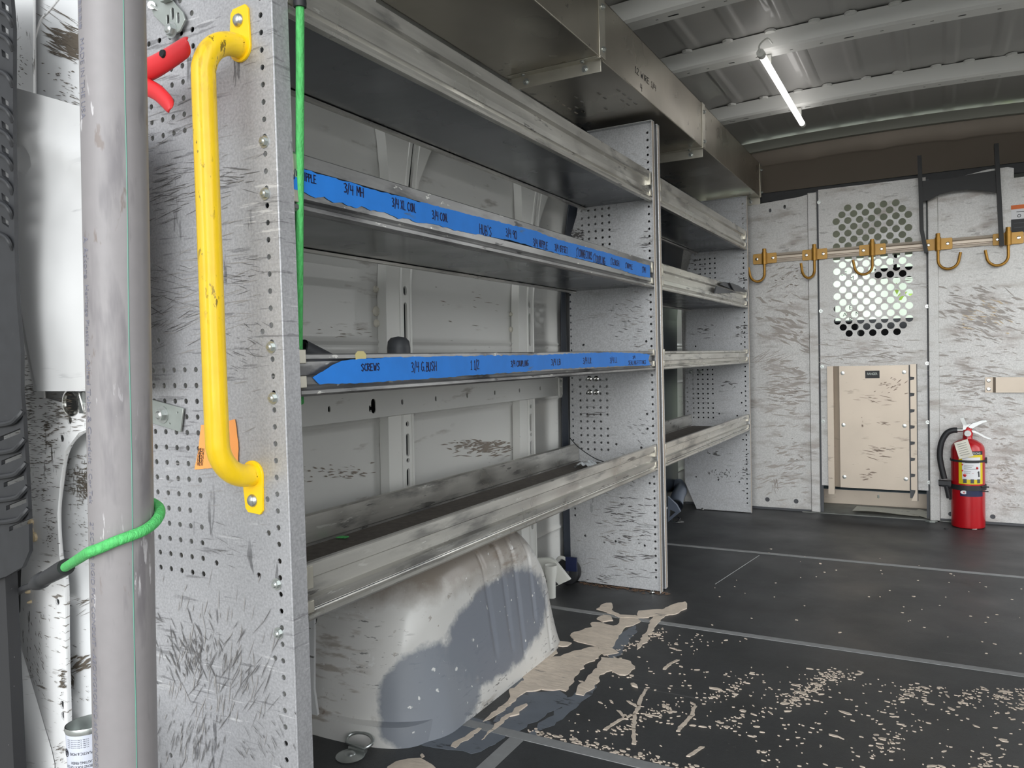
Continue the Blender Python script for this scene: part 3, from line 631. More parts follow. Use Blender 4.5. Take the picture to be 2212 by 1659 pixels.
for P, r_ in (([(68, -150), (70, 190), (74, 600), (88, 860)], .006), ([(258, 922), (215, 918), (170, 935), (142, 975), (131, 1040), (124, 1110), (129, 1200), (141, 1260), (143, 1400), (149, 1640), (151, 1880)], .006),
              ([(98, 860), (98, 1000), (103, 1200), (108, 1400), (118, 1640), (120, 1860)], .003)):
    mb.tube(smoothpath([fy(a, b, PY + .006) for a, b in P], 6), r_, 10)
mb.tube(smoothpath([fy(150, -30, PY + .02), fy(110, 20, PY + .02), fy(88, 45, PY + .02), fy(76, 85, PY + .02)], 5), .0025, 8)
part('pressed_edge', mb, M_white, pillar)
mb = MB()      # lower bulge of the bodywork
mb.grid(lambda u_, v_: (lambda p, d: Vector((p.x, p.y - d, p.z)))(fy(lerp(lerp(8, 30, v_), lerp(40, 118, min(1, v_ * 1.6)), u_), lerp(1380, 1800, v_), PY - .002), .018 * sin(pi * u_) * min(1, v_ * 4)), 14, 14)
part('lower_bulge', mb, M_white, pillar)
mb = MB(); mb.box(-1.60, -1.18, PY + .05, PY + .053, -.3, 1.9); part('cavity_shade', mb, M_dark, pillar)  # dark panel put in as shade behind the pillar holes
mb = MB(); mb.box(-1.62, -1.19, PY + .053, PY + .09, -.3, 1.95); mb.box(-1.3, XR + .05, .60, .66, -.3, -.031); struct('trim_6', mb, M_van)
mb = MB(); rs = random.Random(8)
for a, b, s_ in ((66, 1145, .008), (68, 1128, .006), (74, 1160, .009), (64, 1155, .006), (62, 1278, .004), (66, 1300, .003)):
    p = fy(a, b, PY - .001); mb.lathe([(s_, 0.004), (s_ * .9, -.003), (s_ * .4, -.006), (0, -.007)], p, 9, 'y')
part('glue_lump', mb, M_note if 0 else mat('tan_glue', rgb(190, 172, 140), .5), pillar, 'tan glue lumps')
# chrome latch in its round cup
lp = fy(155, 870, PY)
t = thing('door_latch', lp, 'round chrome latch cup in the white pillar below the metal sheet', 'latch')
mb = MB(); mb.lathe([(.021, -.001), (.0225, -.003), (.019, -.004), (.019, .004), (.017, .008), (0, .008)], lp, 28, 'y'); part('cup', mb, M_chrome, t)
mb = MB(); mb.lathe([(.004, .006), (.004, .001), (0, 0)], lp, 10, 'y'); part('pin', mb, M_zinc, t)
mb = MB(); a = fy(172, 848, PY - .006); b = fy(183, 893, PY - .006); c = fy(215, 889, PY - .006); mb.tube([a + Vector((.03, 0, .006)), a, b, c], .0022, 8); part('wire_loop', mb, M_chrome, t)
mb = MB(); mb.box(a.x - .002, a.x + .008, a.y - .001, a.y + .004, b.z, a.z); part('bracket', mb, M_zinc, t)
# black vented trim at the far left
VY = .70
qv = lambda x, y: q(x, y, VY)
outer = [qv(-130, -60), qv(18, -60), qv(25, 20), qv(28, 60), qv(28, 300), qv(32, 560), qv(36, 650), qv(45, 760), qv(45, 845), qv(50, 900), qv(56, 1000), qv(62, 1120), qv(63, 1190), qv(48, 1225), qv(14, 1245), qv(-130, 1290)]
holes = []
for y_ in (12, 62, 116, 218, 270, 322, 374, 426, 476): holes.append([qv(3, y_ - 10), qv(18, y_ + 2), qv(19, y_ + 16), qv(4, y_ + 5)])
for y_, x_ in ((935, 24), (987, 27), (1035, 32), (1085, 37), (1130, 44)): holes.append([qv(x_ - 24, y_ + 8), qv(x_ + 20, y_ - 10), qv(x_ + 20, y_ + 1), qv(x_ - 24, y_ + 18)])
mb = MB(); mb.plate(outer, holes, 'y', VY, VY + .006)
vt = solo('vented_trim', mb, M_black, 'black slotted plastic trim along the left rear door edge', 'trim', (fy(20, 600, VY).x, VY, .8))
mb = MB()
for k, y_ in enumerate((38, 90, 168, 244, 296, 348, 400, 452, 520)):
    P = [fy(-40, y_ - 28, VY - .002), fy(5, y_ - 12, VY - .004), fy(20, y_ + 2, VY - .004), fy(27, y_ + 20, VY + .001)]; mb.tube(smoothpath(P, 5), .0035, 8)
for y_, x_ in ((900, 50), (960, 54), (1012, 57), (1062, 60), (1110, 62)):
    P = [fy(-40, y_ + 22, VY - .002), fy(x_ - 30, y_ + 14, VY - .004), fy(x_ - 12, y_ + 2, VY - .004), fy(x_, y_ - 12, VY + .001)]; mb.tube(smoothpath(P, 5), .0045, 8)
part('rib_moulding', mb, M_black, vt)
mb = MB(); mb.tube([fy(9, 1235, VY + .02), fy(16, 1500, VY + .02), fy(22, 1750, VY + .02)], .010, 12); mb.box(-1.7, fy(4, 1400, VY).x, VY + .01, VY + .03, .0, .5)
mb.v = [v for v in mb.v]
solo('door_seal', mb, M_seal, 'black rubber seal running down the lower left edge', 'seal', fy(12, 1400, VY + .02))

# ================================================================== SHELVING
XF = -.82
P1, P2, P3 = .82, 2.52, 3.965
def backx(z):
    T = [(0, -1.158), (.5, -1.15), (1.05, -1.135), (1.22, -1.128), (1.33, -1.10), (1.58, -1.05)]
    for (a, xa), (b, xb) in zip(T, T[1:]):
        if z <= b: return lerp(xa, xb, (z - a) / (b - a))
    return T[-1][1]
def end_panel(unit, y, flange_dir, m, cut=False, top=1.578, flange=.024, grid=True):
    out = [(XF, 0.004), (XF, top), (-1.055, top), (-1.105, 1.30), (-1.128, 1.235), (-1.118, 1.225), (-1.135, 1.20), (-1.150, .5), (-1.158, .25)]
    out += [(-1.158, .14), (-1.10, .004)] if cut else [(-1.158, .004)]
    hs = []
    z = .05
    while z < top - .03: hs.append(circ(XF - .022, z, .0042 if flange_dir > 0 else .0042, 8)); z += .0245
    z = .24
    while z < 1.16: hs.append(circ(-1.137, z, .0038, 8)); z += .0245
    for i in range(5 if grid else 0):
        for k in range(14):
            if not (i == 4 and k in (9,)): hs.append(circ(-1.106 + i * .0252, .797 - k * .0245, .0044, 9))
        for k in range(9):
            if i * .0252 - 1.10 < -1.06 and k < 2: continue
            hs.append(circ(-1.085 + i * .0252, 1.36 - k * .0245, .0044, 9))
    hs += [circ(-.975, .499, .0044, 8), circ(-.885, .49, .0044, 8), circ(-.86, .85, .0044, 8), circ(-1.09, .845, .0044, 8), circ(-.858, .37, .0044, 8), circ(-1.10, .17, .0044, 8), circ(-.985, .16, .0044, 8), circ(-.88, .155, .0044, 8), circ(-.862, .555, .0044, 8), circ(-.862, .605, .0044, 8)]
    # drop circles that would collide
    hh = []
    for h in hs:
        cx_ = sum(p[0] for p in h) / len(h); cz = sum(p[1] for p in h) / len(h)
        if all((cx_ - a) ** 2 + (cz - b) ** 2 > .012 ** 2 for a, b in [(sum(p[0] for p in g) / len(g), sum(p[1] for p in g) / len(g)) for g in hh]): hh.append(h)
    mb = MB(); mb.plate(out, hh, 'y', y - .001, y + .001)
    y2 = y + flange_dir * flange
    mb.box(XF - .0012, XF + .0008, min(y, y2), max(y, y2), .004, top)          # front return flange
    mb.box(-1.05, XF, min(y, y2), max(y, y2), top - .002, top)
    mb.tube([(XF - .0005, y, .004), (XF - .0005, y, top)], .0018, 8)
    pn = part('end_panel', mb, m, unit)
    if y > 1:
        mb = MB(); a_, b_ = min(y, y2) + .001, max(y, y2) - .001; mb.box(XF + .0008, XF + .0022, a_, a_ + (b_ - a_) * .62, .006, top - .004); part('front_trim', mb, M_alub, pn)
    return pn
def lip_profile(x, z, s=1, h=.09):
    # outer face stepped like the extrusion: flat top band, recessed middle, lower band, round foot
    o = [(-.004, 0), (.003, -.001), (.006, .003), (.006, .009), (.001, .012), (-.001, .016), (.004, .020), (.005, .033), (-.0035, .037), (-.004, .061), (.005, .066), (.005, h - .002), (.003, h), (-.006, h), (-.006, h - .003), (.0005, h - .004), (.0005, .069), (-.008, .064), (-.008, .034), (-.012, .030), (-.012, .0)]
    return [(x + s * a, z + b * (h / .09)) for a, b in o]
def shelf(unit, z, y0, y1, xb, h=.088, lip_m=None, liner=False, dz=.008, fl0=.028):
    y0 += .006; y1 -= .006
    mb = MB(); mb.box(xb + .004, XF - .008, y0, y1, z + dz, z + dz + .003)
    mb.box(xb + .004, XF - .008, y0, y0 + .002, z + dz - .01, z + dz); sh = part('shelf_deck', mb, M_deck, unit)
    mb = MB(); mb.prof(lip_profile(XF - .008, z, 1, h), 'y', y0 + fl0, y1)
    part('front_lip', mb, lip_m or M_alu, sh, smooth=25)
    mb = MB(); hb = h - .008 if liner else .030
    mb.prof([(xb, z), (xb + .012, z), (xb + .012, z + .006), (xb + .004, z + .009), (xb + .004, z + .02), (xb + .007, z + .023), (xb + .007, z + hb - .003), (xb, z + hb), (xb - .003, z + hb), (xb - .003, z + .003)], 'y', y0, y1)
    part('rear_lip', mb, M_alu, sh, smooth=25)
    for yy in (y0 + fl0 - .002, y1 - .038):
        mb = MB(); mb.box(XF - .02, XF - .0015, yy, yy + .014, z + .012, z + .030); mb.box(XF - .02, XF - .0015, yy, yy + .014, z + .048, z + h - .006); part('end_clip', mb, M_trayend, sh, bev=.001)
    if liner: mb = MB(); mb.box(xb + .012, XF - .018, y0 + .01, y1 - .01, z + dz + .003, z + dz + .006); part('liner', mb, M_mat, sh, 'dark ribbed mat lying in the tray')
    return sh
U1 = thing('shelving_unit', (-.98, (P1 + P2) / 2, 0), 'long rear shelving unit with blue taped shelf edges and the yellow grab handle', 'shelving unit')
end_panel(U1, P1, 1, M_galv, flange=.030); end_panel(U1, P2, -1, M_galvn, flange=.024)
SZ = [.418, .754, 1.027, 1.314]
shelf(U1, SZ[0], P1, P2, -1.122, liner=True, dz=.012); shelf(U1, SZ[1], P1, P2, -1.13, .075 + .0, M_alud); shelf(U1, SZ[2], P1, P2, -1.122, .088, M_alud); shelf(U1, SZ[3], P1, P2, -1.078, .092)
U2 = thing('shelving_unit', (-.98, (P2 + P3) / 2 + .02, 0), 'shorter front shelving unit standing against the perforated partition', 'shelving unit')
end_panel(U2, P2 + .034, 1, M_galvn, flange=.022, grid=False); end_panel(U2, P3, -1, M_galvn, cut=True, flange=.018)
shelf(U2, SZ[0], P2 + .034, P3, -1.122, .085, liner=True, dz=.012); shelf(U2, SZ[1], P2 + .034, P3, -1.13, .075); shelf(U2, SZ[2], P2 + .034, P3, -1.122, .09); shelf(U2, SZ[3], P2 + .034, P3, -1.078, .092)
mb = MB(); mb.box(XF - .004, XF - .001, P2 + .0015, P2 + .0325, .01, 1.574); mb.box(-1.157, -1.155, P2 + .0015, P2 + .0325, .01, 1.2); part('gap_shade_strip', mb, M_dgrey, U2)  # dark strips closing the panel gap, added to keep light out
def bolts(parent, pts, n_, m=M_zinc, r_=.0075, h=.006):
    for p in pts: mb = MB(); mb.hexbolt(p, n_, r_, h); part('bolt', mb, m, parent)
bolts(U1, [Vector((fy(x, y, P1).x, P1 - .001, fy(x, y, P1).z)) for x, y in ((573, 307), (575, 419), (588, 750), (592, 860), (600, 1261), (604, 1367))], (0, -1, 0), r_=.0062)
bolts(U1, [Vector((fy(x, y, P1).x, P1 - .001, fy(x, y, P1).z)) for x, y in ((309, 53), (315, 1213), (316, 1307), (311, 888))], (0, -1, 0), r_=.005)
for x, y in ((1273, 818), (1288, 818), (1274, 847), (1288, 847)):
    p = fy(x, y, P2 - .001); mb = MB(); mb.lathe([(.0098, 0), (.0098, -.002), (.006, -.004), (.003, -.002), (0, -.0015)], p, 14, 'y'); part('washer_bolt', mb, M_chrome, U1)
for x, y in ((1492, 803), (1513, 803)):
    p = fy(x, y, P3 - .001); mb = MB(); mb.hexbolt(p, (0, -1, 0), .008, .008); part('washer_bolt', mb, M_zinc, U2)
p = fy(1409, 1274, P2 - .02); mb = MB(); mb.hexbolt((p.x, P2 - .02, .002), (0, 0, 1), .006, .006); part('bolt', mb, M_chrome, U1)
p = fz(1520, 1098, .006); mb = MB(); mb.hexbolt((p.x, P3 - .012, .003), (0, 0, 1), .006, .008); part('bolt', mb, M_chrome, U2)
# small rail-end bracket on the wall below the third shelf
bp = fx(1210, 838, -1.185); t = thing('rail_end_bracket', bp, 'cream metal bracket hanging at the end of the wall rail, below the taped shelf', 'bracket')
mb = MB(); mb.plate([(bp.y - .014, bp.z + .035), (bp.y - .012, bp.z - .026), (bp.y - .004, bp.z - .034), (bp.y + .008, bp.z - .034), (bp.y + .014, bp.z - .022), (bp.y + .016, bp.z + .035)], [circ(bp.y + .001, bp.z + .006, .005), circ(bp.y + .002, bp.z - .02, .005)], 'x', -1.187, -1.182); part('plate', mb, M_beam, t)
mb = MB(); mb.hexbolt((-1.182, bp.y, bp.z + .026), (1, 0, 0), .005, .005); part('bolt', mb, M_zinc, t)

# ------------------------------------------------------------------ tape and handwriting
class OnX:
    n = (1, 0, 0)
    def __init__(s, y0, z0, hgt, X): s.y0, s.z0, s.h, s.X = y0, z0, hgt, X
    def __call__(s, u_, v_): return (s.X, s.y0 + u_, s.z0 + v_ * s.h)
def tape(name, outline, z, label, words, hb, X=XF - .0028):
    pts = [fx(x, y, X) for x, y in outline]
    P = []
    for i in range(len(pts)):
        a, b = pts[i], pts[(i + 1) % len(pts)]; n = max(1, int((b - a).length / .006))
        for k in range(n): p = a.lerp(b, k / n); P.append((p.y + mnoise.noise(p * 60) * .001, p.z + mnoise.noise(p * 75 + Vector((9, 0, 0))) * .0022))
    P = [(y, z_) for y, z_ in P]
    # tape follows the extrusion: flat in the recess, bulging over the bands
    mb = MB(); mb.plate(P, [], 'x', 0, .0006)
    xo = lambda zz: XF - .0025
    mb.v = [Vector((xo(v.z) + v.x, v.y, v.z)) for v in mb.v]
    t = solo(name, mb, M_blue, label, 'tape', (XF, pts[0].y, pts[0].z), smooth=60)
    for (w, x0, x1, yc, hpx, st) in words:
        a = fx(x0, yc, X); b = fx(x1, yc, X); c = fx((x0 + x1) / 2, yc + hpx / 2, X); d = fx((x0 + x1) / 2, yc - hpx / 2, X)
        zc = fx((x0 + x1) / 2, yc, X).z; hgt = d.z - c.z
        mb = MB(); strokes(mb, w, OnX(a.y, zc - hgt / 2, hgt, XF - .0020), b.y - a.y, st); part('handwriting', mb, M_ink, t, 'marker writing')
    return t
random.seed(12)
mb = MB(); mb.box(-1.10, XF - .003, P3 + .004, P3 + .006, .03, 1.30); part('hole_shade_sheet', mb, M_dark, U2)  # added dark sheet standing in for shade in the far panel holes
t1 = tape('label_tape', [(632, 357), (660, 367), (765, 397), (800, 408), (980, 455), (1100, 485), (1150, 497), (1200, 516), (1300, 543), (1403, 574), (1404, 600), (1380, 596), (1300, 571), (1200, 547), (1100, 518), (1000, 501), (980, 497), (930, 483), (900, 482), (880, 471), (860, 472), (830, 459), (800, 454), (780, 446), (765, 450), (740, 438), (720, 440), (700, 426), (680, 428), (660, 416), (632, 410)], SZ[2],
     'blue masking tape along the upper taped shelf edge, handwritten with MH, CON. and CONNECTORS', [
     ('3/4 NIPPLE', 628, 683, 382, 17, .0016), ('3/4 MH', 742, 786, 412, 19, .0019), ('3/4 XL CON.', 846, 899, 444, 18, .0019), ('3/4 CON.', 933, 968, 468, 17, .0019), ("HUB'S", 1035, 1062, 498, 20, .0018), ('3/4 90', 1092, 1116, 505, 16, .002),
     ('3/4 NIPPLE', 1151, 1183, 527, 15, .0022), ('3/4 OFFSET', 1198, 1226, 538, 13, .0022), ('1"CONNECTORS', 1244, 1279, 549, 16, .0023), ('1"COUPLING', 1281, 1307, 561, 15, .0023), ('1"G.BUSH', 1318, 1337, 567, 12, .0023), ('1"NIPPLE', 1350, 1366, 575, 10, .0023), ('1"MH', 1386, 1395, 583, 11, .0023)], .088)
t3 = tape('label_tape', [(674, 815), (690, 805), (715, 790), (738, 779), (780, 774), (900, 771), (1000, 769), (1150, 767), (1250, 763), (1320, 761), (1380, 763), (1403, 766), (1400, 778), (1405, 789), (1330, 791), (1200, 797), (1060, 808), (980, 814), (860, 822), (760, 828), (690, 830)], SZ[1],
     'torn blue masking tape on the lower taped shelf edge, handwritten with SCREWS', [
     ('SCREWS', 780, 820, 793, 15, .0018), ('3/4 G.BUSH', 888, 943, 792, 20, .0018), ('1 1/2', 1015, 1035, 788, 19, .0018), ('3/4 COUPLING', 1103, 1141, 785, 12, .002), ('3/4 LB', 1190, 1211, 782, 12, .002), ('3/4 LR', 1259, 1277, 779, 12, .0021), ('3/4 LL', 1317, 1333, 778, 11, .0021), ('3/4', 1366, 1372, 772, 6, .0018), ('SEALING FITTINGS', 1357, 1395, 783, 8, .002)], .075)
mb = MB(); p = fx(786, 766, XF + .003); mb.plate(rough([Vector((p.y + a, p.z + b, 0)) for a, b in ((-.013, -.012), (.012, -.012), (.013, .0), (.006, .006), (-.008, .006), (-.014, .0))], .0015), [], 'x', XF - .0029, XF - .0024)
part('paste_smear', mb, mat('yellow_paste', rgb(196, 184, 130), .8), U1, 'yellowish dried paste on the shelf edge')

# things lying on the shelves
def on_shelf_z(x, y, X, zz): return fx(x, y, X)
p = Vector((-1.03, fx(700, 746, -1.0).y, SZ[1] + .012))
mb = MB(); a = p + Vector((.0, -.03, .062)); b = a + Vector((.02, .10, -.045)); mb.tube([a, b], .021, 22, cap=False); mb.tube([a, b], .017, 22, cap=False); d_ = (b - a).normalized()
solo('pipe_offcut', mb, M_dgrey, 'dark grey slanted plastic pipe end behind the lower taped edge, near the green cord', 'pipe', p, smooth=40)
pp = fx(861, 745, -1.06); mb = MB(); mb.tube([(pp.x, pp.y, SZ[1] + .012), (pp.x, pp.y, pp.z - .006)], .026, 26); mb.lathe([(.026, -.006), (.024, .008), (.017, .016), (0, .019)], (pp.x, pp.y, pp.z), 26)
solo('plastic_plug', mb, M_dgrey, 'dark grey round-topped plastic cap behind the lower taped edge, in front of the wall rib', 'plug', (pp.x, pp.y, SZ[1]), smooth=50)
wz = SZ[0] + .022
mb = MB(); mb.tube(smoothpath([fx(1230, 945, -1.11), fx(1252, 968, -1.06), fx(1285, 990, -1.01), Vector((-.98, fx(1312, 1001, -.98).y, wz + .004))], 8), .0016, 6)
solo('black_wire', mb, M_black, 'thin black wire curving down onto the bottom shelf at the middle panel', 'wire', (-1.0, 2.45, wz))
mb = MB(); c = Vector((-1.02, 2.36, wz)); rs = random.Random(4)
mb.grid(lambda u_, v_: c + Vector(((u_ - .5) * .05, (v_ - .5) * .09, .006 + .012 * mnoise.noise(Vector((u_ * 4, v_ * 5, 2))) + .01 * (1 - abs(2 * u_ - 1)))), 10, 12)
solo('plastic_scrap', mb, M_bag, 'crumpled clear plastic scrap on the bottom shelf mat by the middle panel', 'scrap', c, smooth=20)
mb = MB(); c = fz(740, 1160, wz); mb.plate([(c.x - .01, c.y - .01), (c.x + .012, c.y - .004), (c.x + .01, c.y + .008), (c.x - .008, c.y + .006)], [], 'z', wz - .001, wz + .001)
solo('green_scrap', mb, M_green, 'tiny green plastic scrap on the bottom shelf mat', 'scrap', c)
mb = MB()      # black rubber flap over the second unit's shelf edge
A = [fx(x, y, XF + .008) for x, y in ((1544, 634), (1548, 618), (1592, 632))]; B = [fx(x, y, XF + .010) for x, y in ((1555, 614), (1564, 609), (1576, 611), (1587, 628), (1560, 616))]
C_ = [fx(x, y, XF + .02) for x, y in ((1576, 610), (1594, 616), (1611, 627), (1614, 631), (1587, 629))]
for G in (A, B, C_):
    n = len(G); mb.add(G + [g + Vector((-.004, 0, 0)) for g in G], [tuple(range(n)), tuple(range(2 * n - 1, n - 1, -1))] + [(i, (i + 1) % n, (i + 1) % n + n, i + n) for i in range(n)])
solo('rubber_flap', mb, M_dgrey, 'dark rubber flap folded over the far shelf edge beside the hook rail', 'flap', fx(1580, 620, XF + .01), smooth=0)

# under the shelves
def ring(mb, c, R_, r_, ax, n=28): 
    P = []
    for k in range(n):
        a = 2 * pi * k / n; P.append(c + (Vector((R_ * cos(a), 0, R_ * sin(a))) if ax == 'y' else Vector((0, R_ * cos(a), R_ * sin(a)))))
    mb.tube(P, r_, 10, closed=True)
c = Vector((-1.150, 2.478, .048)); t = thing('caster_wheel', c, 'small black wheel leaning at the foot of the middle shelving panel', 'wheel')
mb = MB(); mb.lathe([(.012, -.016), (.036, -.018), (.044, -.014), (.047, 0), (.044, .014), (.036, .018), (.012, .016)], c, 32, 'y'); part('tyre', mb, M_black, t)
mb = MB(); mb.lathe([(.012, -.019), (.006, -.022), (0, -.022)], c, 12, 'y'); part('hub', mb, M_dgrey, t)
c = fx(1190, 1228, -1.14); t = thing('plastic_cup', (c.x, c.y, .0), 'white plastic cup fitting standing beside the wheel arch', 'cup')
mb = MB(); zt = c.z + .012; mb.lathe([(.014, 0), (.015, zt - .05), (.020, zt - .03), (.022, zt), (.020, zt), (.017, zt - .03), (0, zt - .035)], (c.x, c.y, .0), 24); part('cup_body', mb, M_wplast, t, smooth=50)
t = thing('plastic_caddy', (-1.13, 2.33, 0), 'white plastic caddy frame with dark windows on the floor behind the wheel arch', 'caddy')
mb = MB(); K = lambda x, y: (lambda p: (p.x, p.z))(fy(x, y, 2.36))
mb.plate([K(1150, 1290), K(1232, 1252), K(1200, 1212), K(1190, 1205), K(1160, 1205)], [[K(1176, 1278), K(1208, 1262), K(1192, 1246), K(1178, 1240)]], 'y', 2.355, 2.37); part('frame', mb, M_wplast, t, bev=.002)
mb = MB(); mb.tube(smoothpath([fy(1200, 1235, 2.45), fy(1203, 1212, 2.45), fy(1214, 1204, 2.45), fy(1232, 1215, 2.45)], 6), .006, 8); part('handle', mb, M_wplast, t)
mb = MB(); a_ = K(1200, 1215); b_ = K(1236, 1250); mb.box(a_[0], b_[0] - .02, 2.44, 2.45, .06, a_[1]); part('insert', mb, M_navy, t)
t = thing('pipe_elbow', (-1.17, 3.80, 0), 'grey-blue plastic pipe elbow on the floor under the far shelving', 'pipe fitting')
mb = MB(); P = smoothpath([fx(1460, 1092, -1.14), fx(1463, 1075, -1.16), fx(1470, 1058, -1.19), fx(1464, 1046, -1.22)], 6); P[0].z = max(.03, P[0].z); mb.tube(P, .034, 24, cap=False); mb.tube(P, .029, 24, cap=False); part('elbow', mb, M_fit, t)
t = thing('plastic_bracket', (-1.12, 3.62, 0), 'light grey plastic bracket beside the pipe elbow under the far shelving', 'bracket')
mb = MB(); K2 = lambda x, y: (lambda p: (p.x, p.z))(fy(x, y, 3.62)); mb.plate([K2(1443, 1128), K2(1470, 1105), K2(1462, 1090), K2(1443, 1072)], [[K2(1446, 1118), K2(1460, 1106), K2(1447, 1100)]], 'y', 3.615, 3.63)
part('frame', mb, M_fit, t)
# debris line at the foot of the middle panel
mb = MB(); rs = random.Random(11)
for _ in range(220):
    x = rs.uniform(-1.12, -.80); y = P2 - .003 - abs(rs.gauss(0, .012)); s_ = rs.uniform(.001, .004); a = rs.uniform(0, pi)
    mb.tube([(x, y, .0015), (x + cos(a) * s_ * 3, y + sin(a) * s_ * 2, .002)], s_ * .35, 5)
solo('wood_debris', mb, M_rust, 'brown wood crumbs along the foot of the middle shelving panel', 'debris', (-.96, 2.5, 0), kind='stuff', smooth=0)

# ------------------------------------------------------------------ overhead trays
def tray(y0, y1, zb, label, holes=(), xf=-.785, xb=-1.075, h=.168):
    t = thing('overhead_tray', ((xf + xb) / 2, (y0 + y1) / 2, zb), label, 'tray')
    mb = MB(); mb.plate([(xb, y0), (xf, y0), (xf, y1), (xb, y1)], list(holes), 'z', zb, zb + .0015)
    mb.box(xf - .0015, xf, y0, y1, zb, zb + h); mb.box(xf - .012, xf, y0, y1, zb + h - .0015, zb + h); mb.box(xb, xb + .0015, y0, y1, zb, zb + .05)
    mb.tube([(xf - .001, y0, zb + .001), (xf - .001, y1, zb + .001)], .002, 8)
    part('tray_body', mb, M_tray, t)
    mb = MB(); mb.box(xf - .014, xf + .003, y1 - .022, y1 - .019, zb - .004, zb + h + .002); mb.box(xf + .0008, xf + .0028, y1 - .024, y1 + .018, zb + .002, zb + h + .002); part('joint_flange', mb, M_trayend, t, bev=.0008)
    mb = MB(); mb.box(xb + .012, xf - .003, y1 - .004, y1 - .001, zb - .034, zb); mb.box(xb + .012, xf - .003, y1 - .03, y1 - .001, zb - .0015, zb); part('under_bracket', mb, M_trayend, t, bev=.0008)
    for zz in (zb + .025, zb + h - .03): mb = MB(); mb.hexbolt((xf + .0028, y1 + .001, zz), (1, 0, 0), .006, .006); part('bolt', mb, M_zinc, t)
    for xx in (xb + .06, xf - .05): mb = MB(); mb.hexbolt((xx, y1 - .004, zb - .018), (0, -1, 0), .0065, .006); part('bolt', mb, M_zinc, t)
    for xx in (xb + .06, xf - .05): mb = MB(); mb.hexbolt((xx, y1 - .02, zb - .0015), (0, 0, -1), .006, .004, False); part('bolt', mb, M_zinc, t)
    return t
ts1 = []
ZT = 1.597
def hz6(x, y): p = fz(1080 + x / 3.318, 60 + y / 3.318, ZT); return p.x, p.y
for a, b in ((410, 520), (455, 553), (500, 580), (545, 610), (545, 500), (590, 532), (550, 572), (597, 602), (710, 470), (752, 503), (757, 578), (850, 447), (890, 477), (930, 510), (970, 542), (878, 520), (917, 550)):
    cx_, cy_ = hz6(a, b); ts1.append(slot(cx_, cy_, .0035, .0135, 4))
tr1 = tray(.66, 1.985, ZT + .006, 'nearest overhead metal tray section, cut off by the top of the picture')
tr2 = tray(1.985, 3.02, ZT, 'middle overhead metal tray section with slots and handwriting on its side', ts1)
tr3 = tray(3.02, 4.13, ZT, 'far overhead metal tray section ending at the partition')
a = fx(1372, 140, -.783); b = fx(1412, 152, -.783)
mb = MB(); random.seed(5); strokes(mb, '12 WIRE 1/4', OnX(a.y, a.z - .020, .018, -.7845), b.y - a.y + .03, .0012); strokes(mb, '4', OnX(a.y + .05, a.z - .06, .02, -.7845), .018, .0012)
part('handwriting', mb, M_inkb, tr2, 'faint pen writing')

# ------------------------------------------------------------------ strip light
a = fz(1650, 112, 1.825); b = fz(1737, 268, 1.825); a = Vector((-.522, a.y, 1.825)); b = Vector((-.522, b.y, 1.822))
t = thing('tube_light', (a + b) / 2, 'slim white tube light clipped under the roof ribs', 'lamp')
mb = MB(); mb.tube([a + Vector((0, .03, 0)), b - Vector((0, .03, 0))], .0115, 16); part('diffuser', mb, M_lamp, t)
mb = MB(); mb.tube([a, a + Vector((0, .03, 0))], .0135, 16); part('end_cap', mb, M_wplast, t)
mb = MB(); mb.tube([b - Vector((0, .03, 0)), b], .0125, 16); part('end_cap', mb, M_wplast, t)
mb = MB(); mb.tube(smoothpath([a, a + Vector((.0, -.012, .02)), a + Vector((.02, .02, .05)), a + Vector((.03, .06, .045))], 6), .003, 8); part('cable', mb, M_wplast, t)
mb = MB(); mb.box(a.x - .008, a.x + .008, 2.93, 2.95, 1.83, 1.868); mb.box(a.x - .008, a.x + .008, 3.63, 3.65, 1.83, 1.868); part('clip', mb, M_wplast, t)

# ================================================================== PARTITION
BY = 4.10
def bz(x, y): p = fy(x, y, BY); return (p.x, p.z)
t = thing('partition_panel', (-.67, BY, 0), 'narrow scuffed left partition panel beside the far shelving', 'partition panel')
mb = MB(); mb.plate([(-1.2, .012), (-.555, .012), (-.555, 1.578), (-.60, 1.57), (-1.2, 1.535)], [circ(-.63, .05, .012), circ(-.77, .05, .012), slot(-.665, 1.53, .006, .010), slot(-.735, 1.52, .006, .010)], 'y', BY, BY + .003); part('sheet', mb, M_part, t)
mb = MB(); mb.box(-.556, -.514, BY - .012, BY, .004, 1.583); part('edge_trim', mb, M_part, t, bev=.003)
mb = MB(); mb.box(-1.2, -.514, BY + .004, BY + .006, -.02, 1.53); part('backing', mb, M_dgrey, t)
t2 = thing('partition_panel', (.15, BY, 0), 'wide scratched right partition panel behind the fire extinguisher', 'partition panel')
mb = MB(); mb.plate([(0.0, .012), (XR, .012), (XR, 1.545), (.302, 1.545), (.302, 1.588), (.28, 1.595), (.20, 1.595), (.0, 1.56)], [circ(.05, .035, .011), circ(.215, .035, .011), slot(.06, .05, .004, .007)], 'y', BY, BY + .003); part('sheet', mb, M_part, t2)
mb = MB(); mb.box(-.035, .008, BY - .012, BY, -.004, 1.56); part('edge_trim', mb, M_part, t2, bev=.003)
mb = MB(); mb.box(-.03, XR, BY + .004, BY + .006, -.02, 1.54); part('backing', mb, M_dgrey, t2)
dr = thing('partition_door', (-.27, BY, .1), 'sliding partition door with a perforated window and scuffed lower half', 'door')
HX = [-.427 + .0522 * k for k in range(7)]; hs = []
